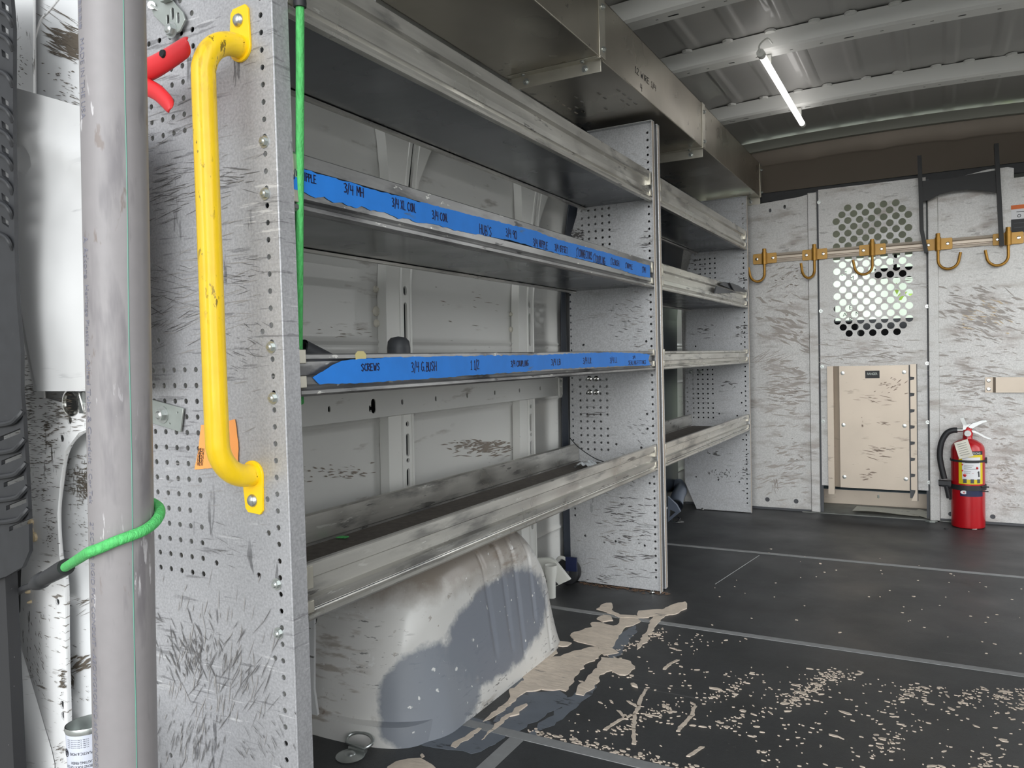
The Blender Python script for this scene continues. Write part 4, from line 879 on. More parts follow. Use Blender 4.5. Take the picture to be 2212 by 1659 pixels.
for row in range(27):
    z = 1.492 - row * .0303
    if row > 20: break
    if row % 2 == 0: xs = HX
    else: xs = [x + .0261 for x in HX[:-1]]
    for x in xs:
        e = min(row, 20 - row)
        if e < 1 and (x < HX[0] + .01 or x > HX[-1] - .01): continue
        hs.append(circ(x, z, .0165, 14))
# keep the full hexagon field but start rows with five holes
mb = MB(); mb.plate([(-.507, .138), (-.041, .138), (-.041, 1.595), (-.507, 1.595)], hs, 'y', BY + .004, BY + .007); part('door_sheet', mb, M_part, dr)
mb = MB(); mb.box(-.520, -.500, BY + .008, BY + .012, .004, 1.59); mb.box(-.048, -.028, BY + .008, BY + .012, .004, 1.585); part('seam_light_block', mb, M_dgrey, dr)  # dark strips added behind the door seams to stop light leaking
for x, y in ((1769, 437), (1773, 672), (1776, 792), (1778, 910), (2003, 662), (2003, 785), (2004, 912), (2007, 1042)):
    p = fy(x, y, BY - .002); mb = MB(); mb.hexbolt((p.x, BY - .002, p.z), (0, -1, 0), .006, .005); part('bolt', mb, M_zinc, dr)
# pocket with folded sides on the door
pk = part('pocket_plate', MB().plate([(-.420, .135), (-.118, .135), (-.118, .728), (-.420, .728)], [], 'y', BY - .012, BY - .009), M_alub, dr, 'beige folded metal pocket plate')
mb = MB(); mb.add([(-.420, BY - .010, .135), (-.420, BY - .010, .728), (-.447, BY + .003, .728), (-.447, BY + .003, .135)], [(0, 1, 2, 3)]); mb.box(-.474, -.447, BY - .022, BY - .018, .10, .728); mb.box(-.448, -.446, BY - .02, BY + .003, .10, .728)
part('folded_side', mb, M_alub, pk)
mb = MB(); z = .09; out = [(-.112, .09), (-.086, .09), (-.086, .732), (-.112, .732)]
zz = .732; left = []
while zz > .16: left += [(-.112, zz), (-.112, zz - .058), (-.094, zz - .060), (-.096, zz - .072)]; zz -= .076
mb.plate([(-.086, .09), (-.086, .732)] + left + [(-.112, .09)], [], 'y', BY - .020, BY - .016); part('slotted_edge', mb, M_alub, pk)
mb = MB(); mb.box(-.117, -.0865, BY - .010, BY - .007, .10, .728); part('edge_backing', mb, M_dgrey, pk)
mb = MB(); mb.box(-.086, -.083, BY - .02, BY + .003, .09, .732); part('side_wall', mb, M_dgrey, pk)
for x, y in ((1820, 806), (1953, 804), (1822, 918), (1954, 920), (1824, 1030), (1957, 1035)):
    p = fy(x, y, BY - .012); mb = MB(); mb.lathe([(.0095, 0), (.0085, -.0015), (.005, -.002), (.0045, -.004), (0, -.0045)], p, 16, 'y'); part('rivet', mb, M_zinc, pk)
mb = MB(); c0 = fy(1869, 801, BY - .013); c1 = fy(1900, 817, BY - .013); mb.box(c0.x, c1.x, BY - .0145, BY - .012, c1.z, c0.z); pl = part('name_plate', mb, M_black, pk)
mb = MB(); text(mb, 'RANGER', lambda a, b: (c0.x + .008 + a, BY - .0149, (c0.z + c1.z) / 2 - .002 + b * .8), .02, fit=(c1.x - c0.x) * .72); part('plate_lettering', mb, M_zplate, dr)
# threshold box below the door
t = thing('door_threshold', (-.27, BY, 0), 'metal door track box below the sliding partition door', 'threshold')
KY = 4.37
mb = MB(); mb.box(-.60, .06, KY, KY + .12, .074, .078); part('channel', mb, M_bluesill, t)
mb = MB(); mb.box(-.60, .06, KY - .003, KY, .004, .077); part('kick_plate', mb, M_alub, t)
mb = MB(); mb.box(-.60, .06, BY - .012, KY - .003, -.012, .003); part('sill', mb, mat('worn_grey_sill', rgb(120, 122, 118), .5, .2, [(.2, 20)]), t)
mb = MB(); mb.box(-.62, .08, KY + .12, KY + .125, -.2, .17); part('light_leak_board', mb, M_seat, t)  # added board that keeps cab light from leaking under the door
for dz_ in (.068, .076): mb = MB(); mb.lathe([(.005, 0), (.004, -.002), (0, -.003)], (-.27, KY - .003, dz_ - .02), 12, 'y'); part('rivet', mb, M_zplate, t)
def plate_sheet(pts, zz, label, m=M_paper, name='folded_paper'):
    G = [fz(x, y, zz) for x, y in pts]
    a_, b_, c_, d_ = G
    mb = MB()
    for off in (0, -.0015):
        mb.grid(lambda u_, v_: a_.lerp(b_, u_).lerp(d_.lerp(c_, u_), v_) + Vector((0, 0, off + .004 * sin(u_ * 5) * (1 - v_))), 14, 4)
    return solo(name, mb, m, label, 'paper', (a_ + c_) / 2, smooth=50)
plate_sheet([(1841, 1103), (1985, 1113), (1990, 1103), (1851, 1093)], .016, 'crumpled printed paper lying on the door sill')
plate_sheet([(1960, 1110), (2008, 1118), (2008, 1106), (1985, 1100)], .012, 'smaller paper tucked under the crumpled one at the sill end')
# bits on the floor by the door
for (x, y, s_, m_, lab) in ((2012, 1127, .016, M_zplate, 'flat metal scrap on the floor by the right end of the door sill'), (2044, 1143, .006, M_black, 'small black crumb on the floor left of the extinguisher'), (2103, 1143, .007, M_paper, 'white crumb on the floor in front of the extinguisher')):
    p = fz(x, y); mb = MB(); mb.plate(rough([p + Vector((s_ * cos(a) * 1.6, s_ * sin(a), 0)) for a in (0, 1.1, 2.2, 3.3, 4.4, 5.4)], .002), [], 'z', 0, .004); solo('scrap', mb, m_, lab, 'scrap', p, smooth=0)
# second flange seen right of the shelving: small angle at tray end
# ------------------------------------------------------------------ hook rail
z0, z1 = 1.256, 1.302
t = thing('hook_rail', (-.2, BY - .02, 1.28), 'ribbed aluminium rail across the partition carrying the gold hooks', 'rail')
mb = MB(); mb.prof([(BY - .001, z0), (BY - .010, z0), (BY - .012, z0 + .010), (BY - .008, z0 + .013), (BY - .008, z0 + .016), (BY - .012, z0 + .019), (BY - .012, z0 + .030), (BY - .008, z0 + .032), (BY - .012, z0 + .036), (BY - .010, z1), (BY - .001, z1)], 'x', -.81, XR - .02)
part('rail', mb, M_alub, t, smooth=25)
hk = [(1651, 565, 1.0, -1.00, 1625), (1759, 553, 1.0, -1.57, 1757), (1884, 543, 1.0, 0, 1855), (2027, 523, 1.0, 0, 2078), (2183, 510, 1.0, 0, 2110)]
labs = ['gold hook at the left end of the rail, curled against the far shelving', 'gold hook seen edge-on beside the left door edge', 'gold hook in front of the perforated window', 'gold hook below the left leg of the black rack, opening right', 'gold hook at the right end of the rail, opening left']
ZH = 1.279
def gold_hook(x, ang, label):
    """ang = direction in plan in which the J opens"""
    t = thing('swivel_hook', (x, BY - .03, ZH), label, 'hook', 'gold hooks on the partition rail')
    mb = MB(); mb.plate([(x - .055, ZH - .026), (x + .055, ZH - .026), (x + .058, ZH - .02), (x + .058, ZH + .02), (x + .055, ZH + .026), (x - .055, ZH + .026), (x - .058, ZH + .02), (x - .058, ZH - .02)], [], 'y', BY - .016, BY - .0125); part('bracket', mb, M_goldp, t, bev=.001)
    mb = MB(); yb = BY - .027; mb.cyl((x, yb, ZH - .030), (x, yb, ZH + .030), .0125, 18); part('barrel', mb, M_gold, t)
    d = Vector((cos(ang), sin(ang), 0)); R_ = .042; L_ = .075; rr_ = .0062
    P = [Vector((x, yb, ZH + .048)), Vector((x, yb, ZH)), Vector((x, yb, ZH - L_))]
    for k in range(1, 15):
        a = pi * k / 15 * 1.06; P.append(Vector((x, yb, ZH - L_)) + d * (R_ - R_ * cos(a)) + Vector((0, 0, -R_ * sin(a))))
    P.append(P[-1] + Vector((0, 0, .03)) + d * .006)
    mb = MB(); mb.tube(P[:2], [.0095, .0095], 14); mb.tube(P[1:], rr_, 14); part('hook_rod', mb, M_gold, t)
    for s_ in (-1, 1): mb = MB(); mb.lathe([(.008, 0), (.007, -.0025), (.003, -.0035), (0, -.003)], (x + s_ * .039, BY - .016, ZH), 14, 'y'); part('rivet', mb, M_chrome, t)
gold_hook(fy(1651, 553, BY - .027).x, pi + .75, labs[0]); gold_hook(fy(1759, 545, BY - .027).x, -pi / 2 - .62, labs[1]); gold_hook(fy(1884, 533, BY - .027).x, pi + .45, labs[2])
gold_hook(fy(2026, 515, BY - .027).x, -.15, labs[3]); gold_hook(fy(2178, 510, BY - .027).x, pi + .2, labs[4])
# black rack
t = thing('black_rack', (.05, BY - .05, 1.3), 'black metal rack with two upright prongs and an arched cross plate hung on the partition', 'rack')
RY = BY - .055
def bar(P, nm='upright'):
    mb = MB(); w = .0085
    for (a, b) in zip(P, P[1:]):
        A = fy(*a, RY); B = fy(*b, RY)
        mb.add([A + Vector((-w, -.012, 0)), A + Vector((w, -.012, 0)), A + Vector((w, .02, 0)), A + Vector((-w, .02, 0)), B + Vector((-w, -.012, 0)), B + Vector((w, -.012, 0)), B + Vector((w, .02, 0)), B + Vector((-w, .02, 0))],
               [(0, 3, 2, 1), (4, 5, 6, 7), (0, 1, 5, 4), (1, 2, 6, 5), (2, 3, 7, 6), (3, 0, 4, 7)])
    return part(nm, mb, M_rack, t)
M_rack = mat('satin_black_steel', rgb(13, 14, 16), .45, .2)
bar([(1986, 337), (1989, 420), (1991, 497), (2001, 546)]); bar([(2152, 311), (2158, 420), (2164, 531)])
mb = MB(); RK = lambda x, y: (lambda p: (p.x, p.z))(fy(x, y, RY))
mb.plate([RK(1992, 391), RK(2060, 385), RK(2100, 376), RK(2152, 368), RK(2156, 418), RK(2148, 416), RK(2120, 411), RK(2090, 410), RK(2060, 413), RK(2030, 420), RK(2008, 432), RK(1992, 436)], [], 'y', RY - .003, RY + .003); part('cross_plate', mb, M_rack, t)
# warning label and metal strap at the right edge
a = fy(2184, 444, BY - .001); b = fy(2215, 452, BY - .001)
t = thing('warning_label', (a.x + .06, BY, a.z), 'orange, white and black warning label at the right edge of the partition', 'label')
x0_, x1_ = a.x, a.x + .16
mb = MB(); mb.box(x0_, x1_, BY - .001, BY, a.z - .018, a.z); part('orange_band', mb, M_org, t)
mb = MB(); mb.box(x0_, x1_, BY - .001, BY, a.z - .062, a.z - .018); part('white_band', mb, M_lwhite, t)
mb = MB(); mb.box(x0_, x1_, BY - .001, BY, a.z - .14, a.z - .062); part('black_band', mb, M_black, t)
mb = MB(); ring(mb, Vector((x0_ + .03, BY - .002, a.z - .048)), .006, .0012, 'y', 14); mb.tube([(x0_ + .02, BY - .002, a.z - .030), (x0_ + .07, BY - .002, a.z - .032), (x0_ + .08, BY - .002, a.z - .045)], .0014, 6)
for k in range(3): mb.box(x0_ + .01, x1_ - .02, BY - .0015, BY - .001, a.z - .08 - k * .02, a.z - .078 - k * .02)
part('pictogram', mb, M_dgrey, t)
a = fy(2128, 815, BY - .01); b = fy(2128, 848, BY - .01)
t = thing('wall_strap', (a.x + .1, BY - .01, (a.z + b.z) / 2), 'wide riveted aluminium strap on the right partition panel', 'strap')
mb = MB(); mb.box(a.x, a.x + .03, BY - .004, BY, b.z, a.z); mb.add([(a.x + .03, BY - .004, b.z), (a.x + .03, BY - .004, a.z), (a.x + .04, BY - .02, a.z), (a.x + .04, BY - .02, b.z)], [(0, 1, 2, 3)]); mb.box(a.x + .04, a.x + .42, BY - .022, BY - .019, b.z, a.z); part('band', mb, M_alub, t)
for zz in (a.z - .015, b.z + .015): mb = MB(); mb.lathe([(.009, 0), (.008, -.003), (.004, -.004), (0, -.003)], (a.x + .014, BY - .004, zz), 14, 'y'); part('rivet', mb, M_chrome, t)

# ================================================================== FIRE EXTINGUISHER
M_silver = mat('plain_silver_metal', rgb(214, 216, 216), .35, .4)
EX, EY, ER = .1165, 4.015, .0665
t = thing('fire_extinguisher', (EX, EY, 0), 'red fire extinguisher with yellow label strapped in a black bracket at the partition foot', 'fire extinguisher')
mb = MB(); mb.lathe([(.058, 0), (.0655, .004), (ER, .012), (ER, .345), (.064, .362), (.055, .376), (.038, .388), (.020, .396), (.018, .412), (.0, .412)], (EX, EY, 0), 48); part('cylinder', mb, M_red, t, smooth=50)
def cylpatch(a0, a1, z0, z1, r_):
    mb = MB(); n = 14
    mb.grid(lambda u_, v_: (EX + r_ * sin(lerp(a0, a1, u_)), EY - r_ * cos(lerp(a0, a1, u_)), lerp(z0, z1, v_)), n, 1); return mb
def ezz(y): return fy(2090, y, EY - ER).z
lb = part('instruction_label', cylpatch(-.58, .95, ezz(1046), ezz(983), ER + .0006), M_lyel, t, 'yellow instruction label')
part('title_band', cylpatch(-.58, .95, ezz(983), ezz(975), ER + .0007), M_black, lb)
part('white_panel', cylpatch(-.36, .75, ezz(1036), ezz(988), ER + .0009), M_lwhite, lb)
mb = MB(); text(mb, 'INSTRUCTIONS', lambda a, b: (EX + (ER + .0012) * sin(a / ER - .5), EY - (ER + .0012) * cos(a / ER - .5), ezz(981.5) + b), .013, fit=.084); part('label_lettering', mb, M_lwhite, lb)
mb = MB()
def cp(a, z, r_=ER + .0014): return Vector((EX + r_ * sin(a), EY - r_ * cos(a), z))
for k, (a0, a1, y_) in enumerate(((-.25, .3, 1006), (-.25, .2, 1009), (-.25, .6, 1013), (-.25, .15, 1019), (-.25, .1, 1022), (-.2, .65, 1000))):
    mb.tube([cp(lerp(a0, a1, j / 6), ezz(y_)) for j in range(7)], .0007, 5)
for a0 in (-.3, .12, .52): mb.add([cp(a0, ezz(1044)), cp(a0 + .1, ezz(1044)), cp(a0 + .2, ezz(1044)), cp(a0 + .2, ezz(1035)), cp(a0 + .1, ezz(1035)), cp(a0, ezz(1035))], [(0, 1, 4, 5), (1, 2, 3, 4)])
mb.tube([cp(.62, ezz(1018)), cp(.64, ezz(1030))], .003, 6); mb.tube([cp(.55, ezz(1021)), cp(.64, ezz(1019))], .0015, 6)
part('pictogram', mb, M_dgrey, lb)
mb = MB()
for a0, y_ in ((-.33, 1004), (-.33, 1017)): mb.lathe([(.004, 0), (0, -.001)], cp(a0, ezz(y_)), 10, 'y')
mb.lathe([(.007, 0), (0, -.002)], cp(-.2, ezz(1027)), 12, 'y'); mb.tube([cp(-.15, ezz(1027)), cp(.3, ezz(1022))], .0008, 5); mb.lathe([(.006, 0), (0, -.002)], cp(.5, ezz(1011)), 12, 'y'); part('red_pictogram', mb, M_red, lb)
part('maker_band', cylpatch(-.5, .95, ezz(1073), ezz(1057), ER + .0006), M_navy, t, 'dark band below the label')
mb = MB(); mb.lathe([(.0135, 0), (.013, -.0008), (0, -.0008)], cp(-.26, ezz(1064)), 20, 'y'); mb.v = [Vector((v.x, v.y, ezz(1064) + (v.z - ezz(1064)) * .62)) for v in mb.v]; part('oval_badge', mb, M_lwhite, t)
mb = MB(); p = cp(-.26, ezz(1064)) + Vector((0, -.0012, 0)); mb.add([p + Vector((-.004, 0, -.004)), p + Vector((.004, 0, -.004)), p + Vector((0, 0, .005))], [(0, 1, 2)]); part('badge_emblem', mb, M_red, t)
mb = MB(); mb.lathe([(ER + .003, -.005), (ER + .003, .005), (ER + .001, .005), (ER + .001, -.005)], (EX, EY, ezz(997)), 40, cap=False); mb.box(EX + .066, EX + .074, EY - .01, EY + .01, ezz(1003), ezz(991)); part('upper_strap', mb, M_black, t)
# bracket (strap, buckle, back plate)
mb = MB(); zb = ezz(1054); mb.lathe([(ER + .005, -.012), (ER + .005, .010), (ER + .001, .010), (ER + .001, -.012)], (EX, EY, zb), 40, cap=False); mb.tube([(EX - .068, EY - .03, zb), (EX - .094, EY - .032, zb + .006), (EX - .112, EY - .028, zb + .008)], .012, 10)
mb.box(EX - .116, EX - .066, EY - .045, EY - .010, zb + .004, zb + .022); mb.add([cp(-1.2, zb - .012), cp(-1.2, zb - .062)] + [Vector((EX - .085, EY - .04, zb - .0)), Vector((EX - .074, EY - .04, zb - .062))], [(0, 1, 3, 2)])
mb.tube([(EX - .086, EY - .035, zb), (EX - .076, EY - .03, zb - .055)], .009, 8); mb.tube([(EX + .05, EY - .055, zb + .006), (EX + .078, EY - .050, zb + .006)], .003, 8); mb.tube([(EX + .05, EY - .055, zb - .014), (EX + .076, EY - .050, zb - .014)], .002, 8)
mb.box(EX - .02, EX + .02, EY + .062, BY, .03, .34); part('bracket_strap', mb, M_black, t)
# valve, levers, hose, tags
mb = MB(); mb.lathe([(.017, .405), (.019, .412), (.019, .428), (.015, .440), (.013, .448)], (EX + .002, EY, 0), 20); part('valve_collar', mb, M_clamp, t)
V_ = lambda x, y: fy(x, y, EY - .012)
mb = MB(); mb.add([V_(2079, 929) + Vector((0, .0, 0)), V_(2097, 926), V_(2096, 916), V_(2081, 918)] + [V_(2079, 929) + Vector((0, .025, 0)), V_(2097, 926) + Vector((0, .025, 0)), V_(2096, 916) + Vector((0, .025, 0)), V_(2081, 918) + Vector((0, .025, 0))], [(0, 1, 2, 3), (7, 6, 5, 4), (0, 4, 5, 1), (1, 5, 6, 2), (2, 6, 7, 3), (3, 7, 4, 0)])
part('valve_head', mb, M_silver, t)
mb = MB(); mb.plate([(p.x, p.z) for p in (V_(2090, 922), V_(2100, 926), V_(2122, 914), V_(2132, 911), V_(2130, 907), V_(2120, 908), V_(2100, 914))], [], 'y', EY - .020, EY + .002); part('top_lever', mb, M_silver, t, bev=.001)
mb = MB(); mb.tube([V_(2123, 910) + Vector((0, .01, 0)), V_(2131, 910) + Vector((0, .01, 0))], .004, 8); part('lever_tip', mb, M_dgrey, t)
mb = MB(); mb.plate([(p.x, p.z) for p in (V_(2098, 929), V_(2100, 934), V_(2112, 938), V_(2126, 946), V_(2143, 951), V_(2140, 947), V_(2128, 942), V_(2116, 935), V_(2106, 930))], [], 'y', EY - .016, EY + .002); part('carry_handle', mb, M_silver, t, bev=.001)
mb = MB(); P = smoothpath([V_(2068, 929), V_(2056, 930), V_(2044, 937), V_(2034, 955), V_(2030, 980), V_(2033, 1005), V_(2040, 1034)], 8); mb.tube(P, .0125, 14); part('hose', mb, M_black, t)
mb = MB(); mb.tube([V_(2080, 929), V_(2068, 929)], .008, 12); part('hose_ferrule', mb, M_zinc, t)
mb = MB(); mb.lathe([(.014, 0), (.014, -.006), (.012, -.009), (0, -.009)], V_(2090, 936) + Vector((0, -.008, 0)), 22, 'y'); part('pressure_gauge', mb, M_clear, t)
Tg = [fy(2061, 957, EY - ER - .008), fy(2090, 948, EY - ER - .004), fy(2103, 985, EY - ER - .012), fy(2072, 992, EY - ER - .016)]
mb = MB(); mb.grid(lambda u_, v_: Tg[0].lerp(Tg[1], u_).lerp(Tg[3].lerp(Tg[2], u_), v_) + Vector((0, -.004 * sin(v_ * 5 + u_ * 2), 0)), 8, 12); tg = part('inspection_tag', mb, M_paper, t, 'curled paper inspection tag', smooth=60)
mb = MB(); mb.tube([V_(2090, 940), fy(2088, 950, EY - ER + .02)], .0012, 6); part('tag_string', mb, M_dgrey, t)
mb = MB()
for k in range(6):
    a = Tg[0].lerp(Tg[3], .15 + .13 * k); b = Tg[1].lerp(Tg[2], .15 + .13 * k); mb.tube([a.lerp(b, .15) + Vector((0, -.007, 0)), a.lerp(b, .8) + Vector((0, -.007, 0))], .0007, 5)
part('tag_print', mb, M_dgrey, tg)
mb = MB(); p = V_(2083, 913); mb.plate([(p.x - .005, p.z - .012), (p.x + .012, p.z - .012), (p.x - .002, p.z + .022), (p.x - .017, p.z + .020)], [], 'y', EY - .014, EY - .012); part('seal_tag', mb, M_clear, t)

# ================================================================== NEAR THE CAMERA
# plastic conduit
cT = (fy(195, 0, .59) + fy(293, 0, .59)) / 2; cB = (fy(230, 1659, .59) + fy(316, 1659, .59)) / 2
cr_ = (fy(303, 800, .59) - fy(212, 800, .59)).length / 2 * .90; ax = (cT - cB).normalized()
top = cT + ax * .45; bot = cB - ax * .55
t = thing('plastic_conduit', bot, 'tall grey printed plastic conduit pipe standing in front of the pillar', 'pipe')
mb = MB(); mb.tube([bot, top], cr_, 48, cap=False); mb.tube([bot, top], cr_ - .006, 32, cap=False); part('pipe', mb, M_pvc, t)
tow = (Vector((0, 0, CH)) - (cT + cB) / 2); tow = (tow - ax * tow.dot(ax)).normalized(); rt = tow.cross(ax).normalized() * -1   # rt: to camera right
if rt.x < 0: rt = -rt
def onc(s_, a, r_=None): return bot + ax * s_ + (tow * cos(a) + rt * sin(a)) * (r_ or cr_)
S = lambda y: (lerp(cT, cB, y / 1659.) - bot).dot(ax)
mb = MB(); mb.tube([onc(S(-300) - k * .05, .32 + .01 * sin(k)) for k in range(0, 46)], .0007, 5); part('print_stripe', mb, M_teal, t, 'thin green printed line')
mb = MB()
def ptext(s_, y0, y1, hgt, a0):
    L_ = S(y0) - S(y1); mb = MB()
    text(mb, s_, lambda a, b: onc(S(y0) - a, a0 + (b - hgt * .35) / cr_, cr_ + .0003), hgt * 1.35, fit=L_)
    part('lettering', mb, M_print, t, 'grey printed lettering', smooth=0)
ptext('MADE IN THE USA', 98, 262, .0095, -1.13)
ptext('A Atkore', 500, 588, .012, -1.16); ptext('Heritage Plastics', 600, 728, .0085, -1.13); ptext('| Allied Tube & Conduit', 742, 975, .009, -1.13); ptext('| Cor Tek', 985, 1060, .009, -1.13)
ptext('2" SCH 80 RIGID PVC CONDUIT - ABOVEGROUND AND UNDERGROUND', 1098, 1720, .0085, -1.10)
mb = MB()
for k, y_ in enumerate(range(-6, 82, 4)): 
    w_ = (1.2, .5, .8, 1.6)[k % 4] * .001; s0 = S(y_); mb.add([onc(s0, -1.30, cr_ + .0003), onc(s0, -1.08, cr_ + .0003), onc(s0 - w_ * 1.2, -1.08, cr_ + .0003), onc(s0 - w_ * 1.2, -1.30, cr_ + .0003)], [(0, 1, 2, 3)])
part('bar_code', mb, M_print, t, smooth=0)
# thin metal sheets tucked behind the conduit
def sheet(dy, dx, label, grp=None, front=True):
    Y0 = .745 + dy; K = lambda x, y: fy(x + dx, y, Y0)
    O_ = [K(27, 188), K(120, 214), K(215, 243), K(300, 262), K(296, 840), K(215, 845), K(83, 845), K(74, 800), K(55, 700), K(36, 600), K(29, 420)]
    P = [(p.x, p.z) for p in O_]
    mb = MB(); mb.plate(P, [], 'y', 0, .0009)
    x0 = min(p[0] for p in P); x1 = max(p[0] for p in P); z1_ = max(p[1] for p in P)
    if front:      # refine so that it can buckle
        import bmesh
        bm = bmesh.new(); me = bpy.data.meshes.new('q'); me.from_pydata(mb.v, [], mb.f); bm.from_mesh(me)
        for k in range(1, 16): bmesh.ops.bisect_plane(bm, geom=bm.verts[:] + bm.edges[:] + bm.faces[:], plane_co=(lerp(x0, x1, k / 16), 0, 0), plane_no=(1, 0, 0))
        for k in range(1, 40): bmesh.ops.bisect_plane(bm, geom=bm.verts[:] + bm.edges[:] + bm.faces[:], plane_co=(0, 0, lerp(.74, 1.33, k / 40)), plane_no=(0, 0, 1))
        bm.verts.ensure_lookup_table(); bm.verts.index_update(); mb = MB(); mb.add([v.co.copy() for v in bm.verts], [[v.index for v in f_.verts] for f_ in bm.faces]); bm.free(); bpy.data.meshes.remove(me)
    def buck(v):
        u_ = (v.x - x0) / (x1 - x0); w = z1_ - v.z; d = .004 * sin(3 * u_ + 9 * w) + .002 * sin(16 * w - 5 * u_)
        fold = (w - .06 - .45 * (v.x - x0)); 
        d += -.007 * math.exp(-(fold / .028) ** 2) * math.exp(-max(0, w - .2) * 6)
        d += .006 * math.exp(-((v.x - x0 - .02) / .03) ** 2 - ((w - .10) / .05) ** 2)
        return Vector((v.x, Y0 + v.y + d * (1 if front else .6), v.z))
    mb.v = [buck(v) for v in mb.v]
    return solo('metal_sheet', mb, M_sheet, label, 'metal sheet', (x0, Y0, .77), group=grp, smooth=60)
sheet(0, 0, 'front bent aluminium sheet tucked behind the conduit, with a creased top corner')
sheet(.006, -4, 'aluminium sheet stacked behind the creased front sheet, only its lower left edge showing', 'sheets behind the front sheet', False)
sheet(.011, -8, 'aluminium sheet stacked behind the creased front sheet, only its lower left edge showing', 'sheets behind the front sheet', False)
# red spring clamp
CY = .735
K = lambda x, y, Y=CY: fy(x, y, Y)
t = thing('spring_clamp', K(300, 160), 'red plastic spring clamp with two open handles sticking out behind the conduit', 'clamp')
def handle(pts, w0, w1, lab):
    """trough shaped handle: half-pipe swept along a path"""
    P = smoothpath(pts, 8); mb = MB(); n = len(P) - 1
    def fn(u_, v_):
        i = min(n, int(round(v_ * n))); p = P[i]; T = (P[min(n, i + 1)] - P[max(0, i - 1)]).normalized(); N_ = Vector((0, -1, 0)); S_ = T.cross(N_).normalized(); w = lerp(w0, w1, i / n)
        if i > n - 8: w *= math.sqrt(max(.002, 1 - ((i - (n - 8)) / 8.02) ** 2))
        a = lerp(-1.5, 1.5, u_); return p + S_ * w * sin(a) + N_ * w * .9 * (cos(a) - 1) * -1 * -1
    mb.grid(fn, 12, n); return part('handle', mb, M_clamp, t, lab, smooth=60, solid=.0025)
handle([K(255, 160), K(310, 143), K(350, 122), K(385, 100), K(404, 87)], .017, .012, None)
handle([K(262, 152), K(300, 180), K(330, 197), K(352, 218), K(366, 238)], .012, .009, None)
mb = MB(); mb.cyl(K(268, 155) + Vector((0, -.015, 0)), K(268, 155) + Vector((0, .02, 0)), .008, 14); mb.tube([K(262, 152), K(235, 158), K(225, 170)], .008, 10); mb.tube([K(262, 158), K(238, 170), K(228, 176)], .008, 10); part('jaw', mb, M_clamp, t)
mb = MB(); p = K(354, 117); mb.lathe([(.006, 0), (.005, -.003), (0, -.003)], p + Vector((0, -.001, 0)), 10, 'y'); part('spring_pin', mb, M_dark, t)
# yellow grab handle
t = thing('grab_handle', (-.886, P1, .95), 'bright yellow worn tubular grab handle bolted to the near shelving panel', 'grab handle')
HY = P1 - .064; hx = fy(458, 600, HY).x
ztop = 1.262; zbot = .640
def elbow(zc, sg, xc):
    Q = [Vector((xc, P1 - .002, zc)), Vector((xc, P1 - .010, zc))]; R_ = .054
    for k in range(9):
        a = pi / 2 * k / 8; Q.append(Vector((lerp(xc, -.889, k / 8), P1 - .010 - R_ * sin(a), zc - sg * R_ * (1 - cos(a)))))
    return Q
P = elbow(ztop, 1, -.882) + [Vector((-.8895, HY, z_)) for z_ in (1.15, 1.05, .95, .85, .75)] + elbow(zbot, -1, -.888)[::-1]
mb = MB(); mb.tube(smoothpath(P, 3), .0165, 32); part('tube', mb, M_yel, t, smooth=60)
for zc, s_ in ((ztop, 1), (zbot, -1)):
    xc = -.882 if s_ > 0 else -.888
    o_ = [(xc + .021 * cos(a), zc + s_ * .021 * sin(a)) for a in [pi + pi * k / 14 for k in range(15)]] + [(xc + .019, zc + s_ * .052), (xc + .014, zc + s_ * .058), (xc - .011, zc + s_ * .056), (xc - .016, zc + s_ * .050)]
    mb = MB(); mb.plate(o_, [], 'y', P1 - .005, P1 - .001); part('mounting_plate', mb, M_yplate, t, bev=.001)
    mb = MB(); mb.lathe([(.0095, 0), (.0095, -.0015), (.007, -.0045), (.003, -.006), (0, -.0062)], (xc, P1 - .005, zc + s_ * .038), 20, 'y'); part('bolt_head', mb, M_zinc, t, smooth=70)
# orange note
mb = MB(); NP = [fy(434, 919, P1 - .003), fy(508, 906, P1 - .003), fy(515, 960, P1 - .003), fy(514, 1003, P1 - .003), fy(470, 1010, P1 - .003), fy(420, 1014, P1 - .003), fy(428, 975, P1 - .003)]
mb.plate(rough([Vector((p.x, p.z, 0)) for p in NP], .0008), [], 'y', P1 - .0032, P1 - .0026)
nt_ = solo('paper_note', mb, M_note, 'torn orange paper note behind the lower bend of the yellow handle', 'note', NP[5])
mb = MB(); random.seed(3)
class OnY:
    n = (0, -1, 0)
    def __init__(s, x0, z0, h, Y): s.x0, s.z0, s.h, s.Y = x0, z0, h, Y
    def __call__(s, u_, v_): return (s.x0 + u_, s.Y, s.z0 + v_ * s.h)
a = fy(426, 1008, P1 - .004)
for k in range(5): strokes(mb, 'HEH', OnY(a.x + .001 * k, a.z + .002 + k * .0055, .005, P1 - .0033), .013, .0005)
part('pen_scribble', mb, M_inkb, nt_)
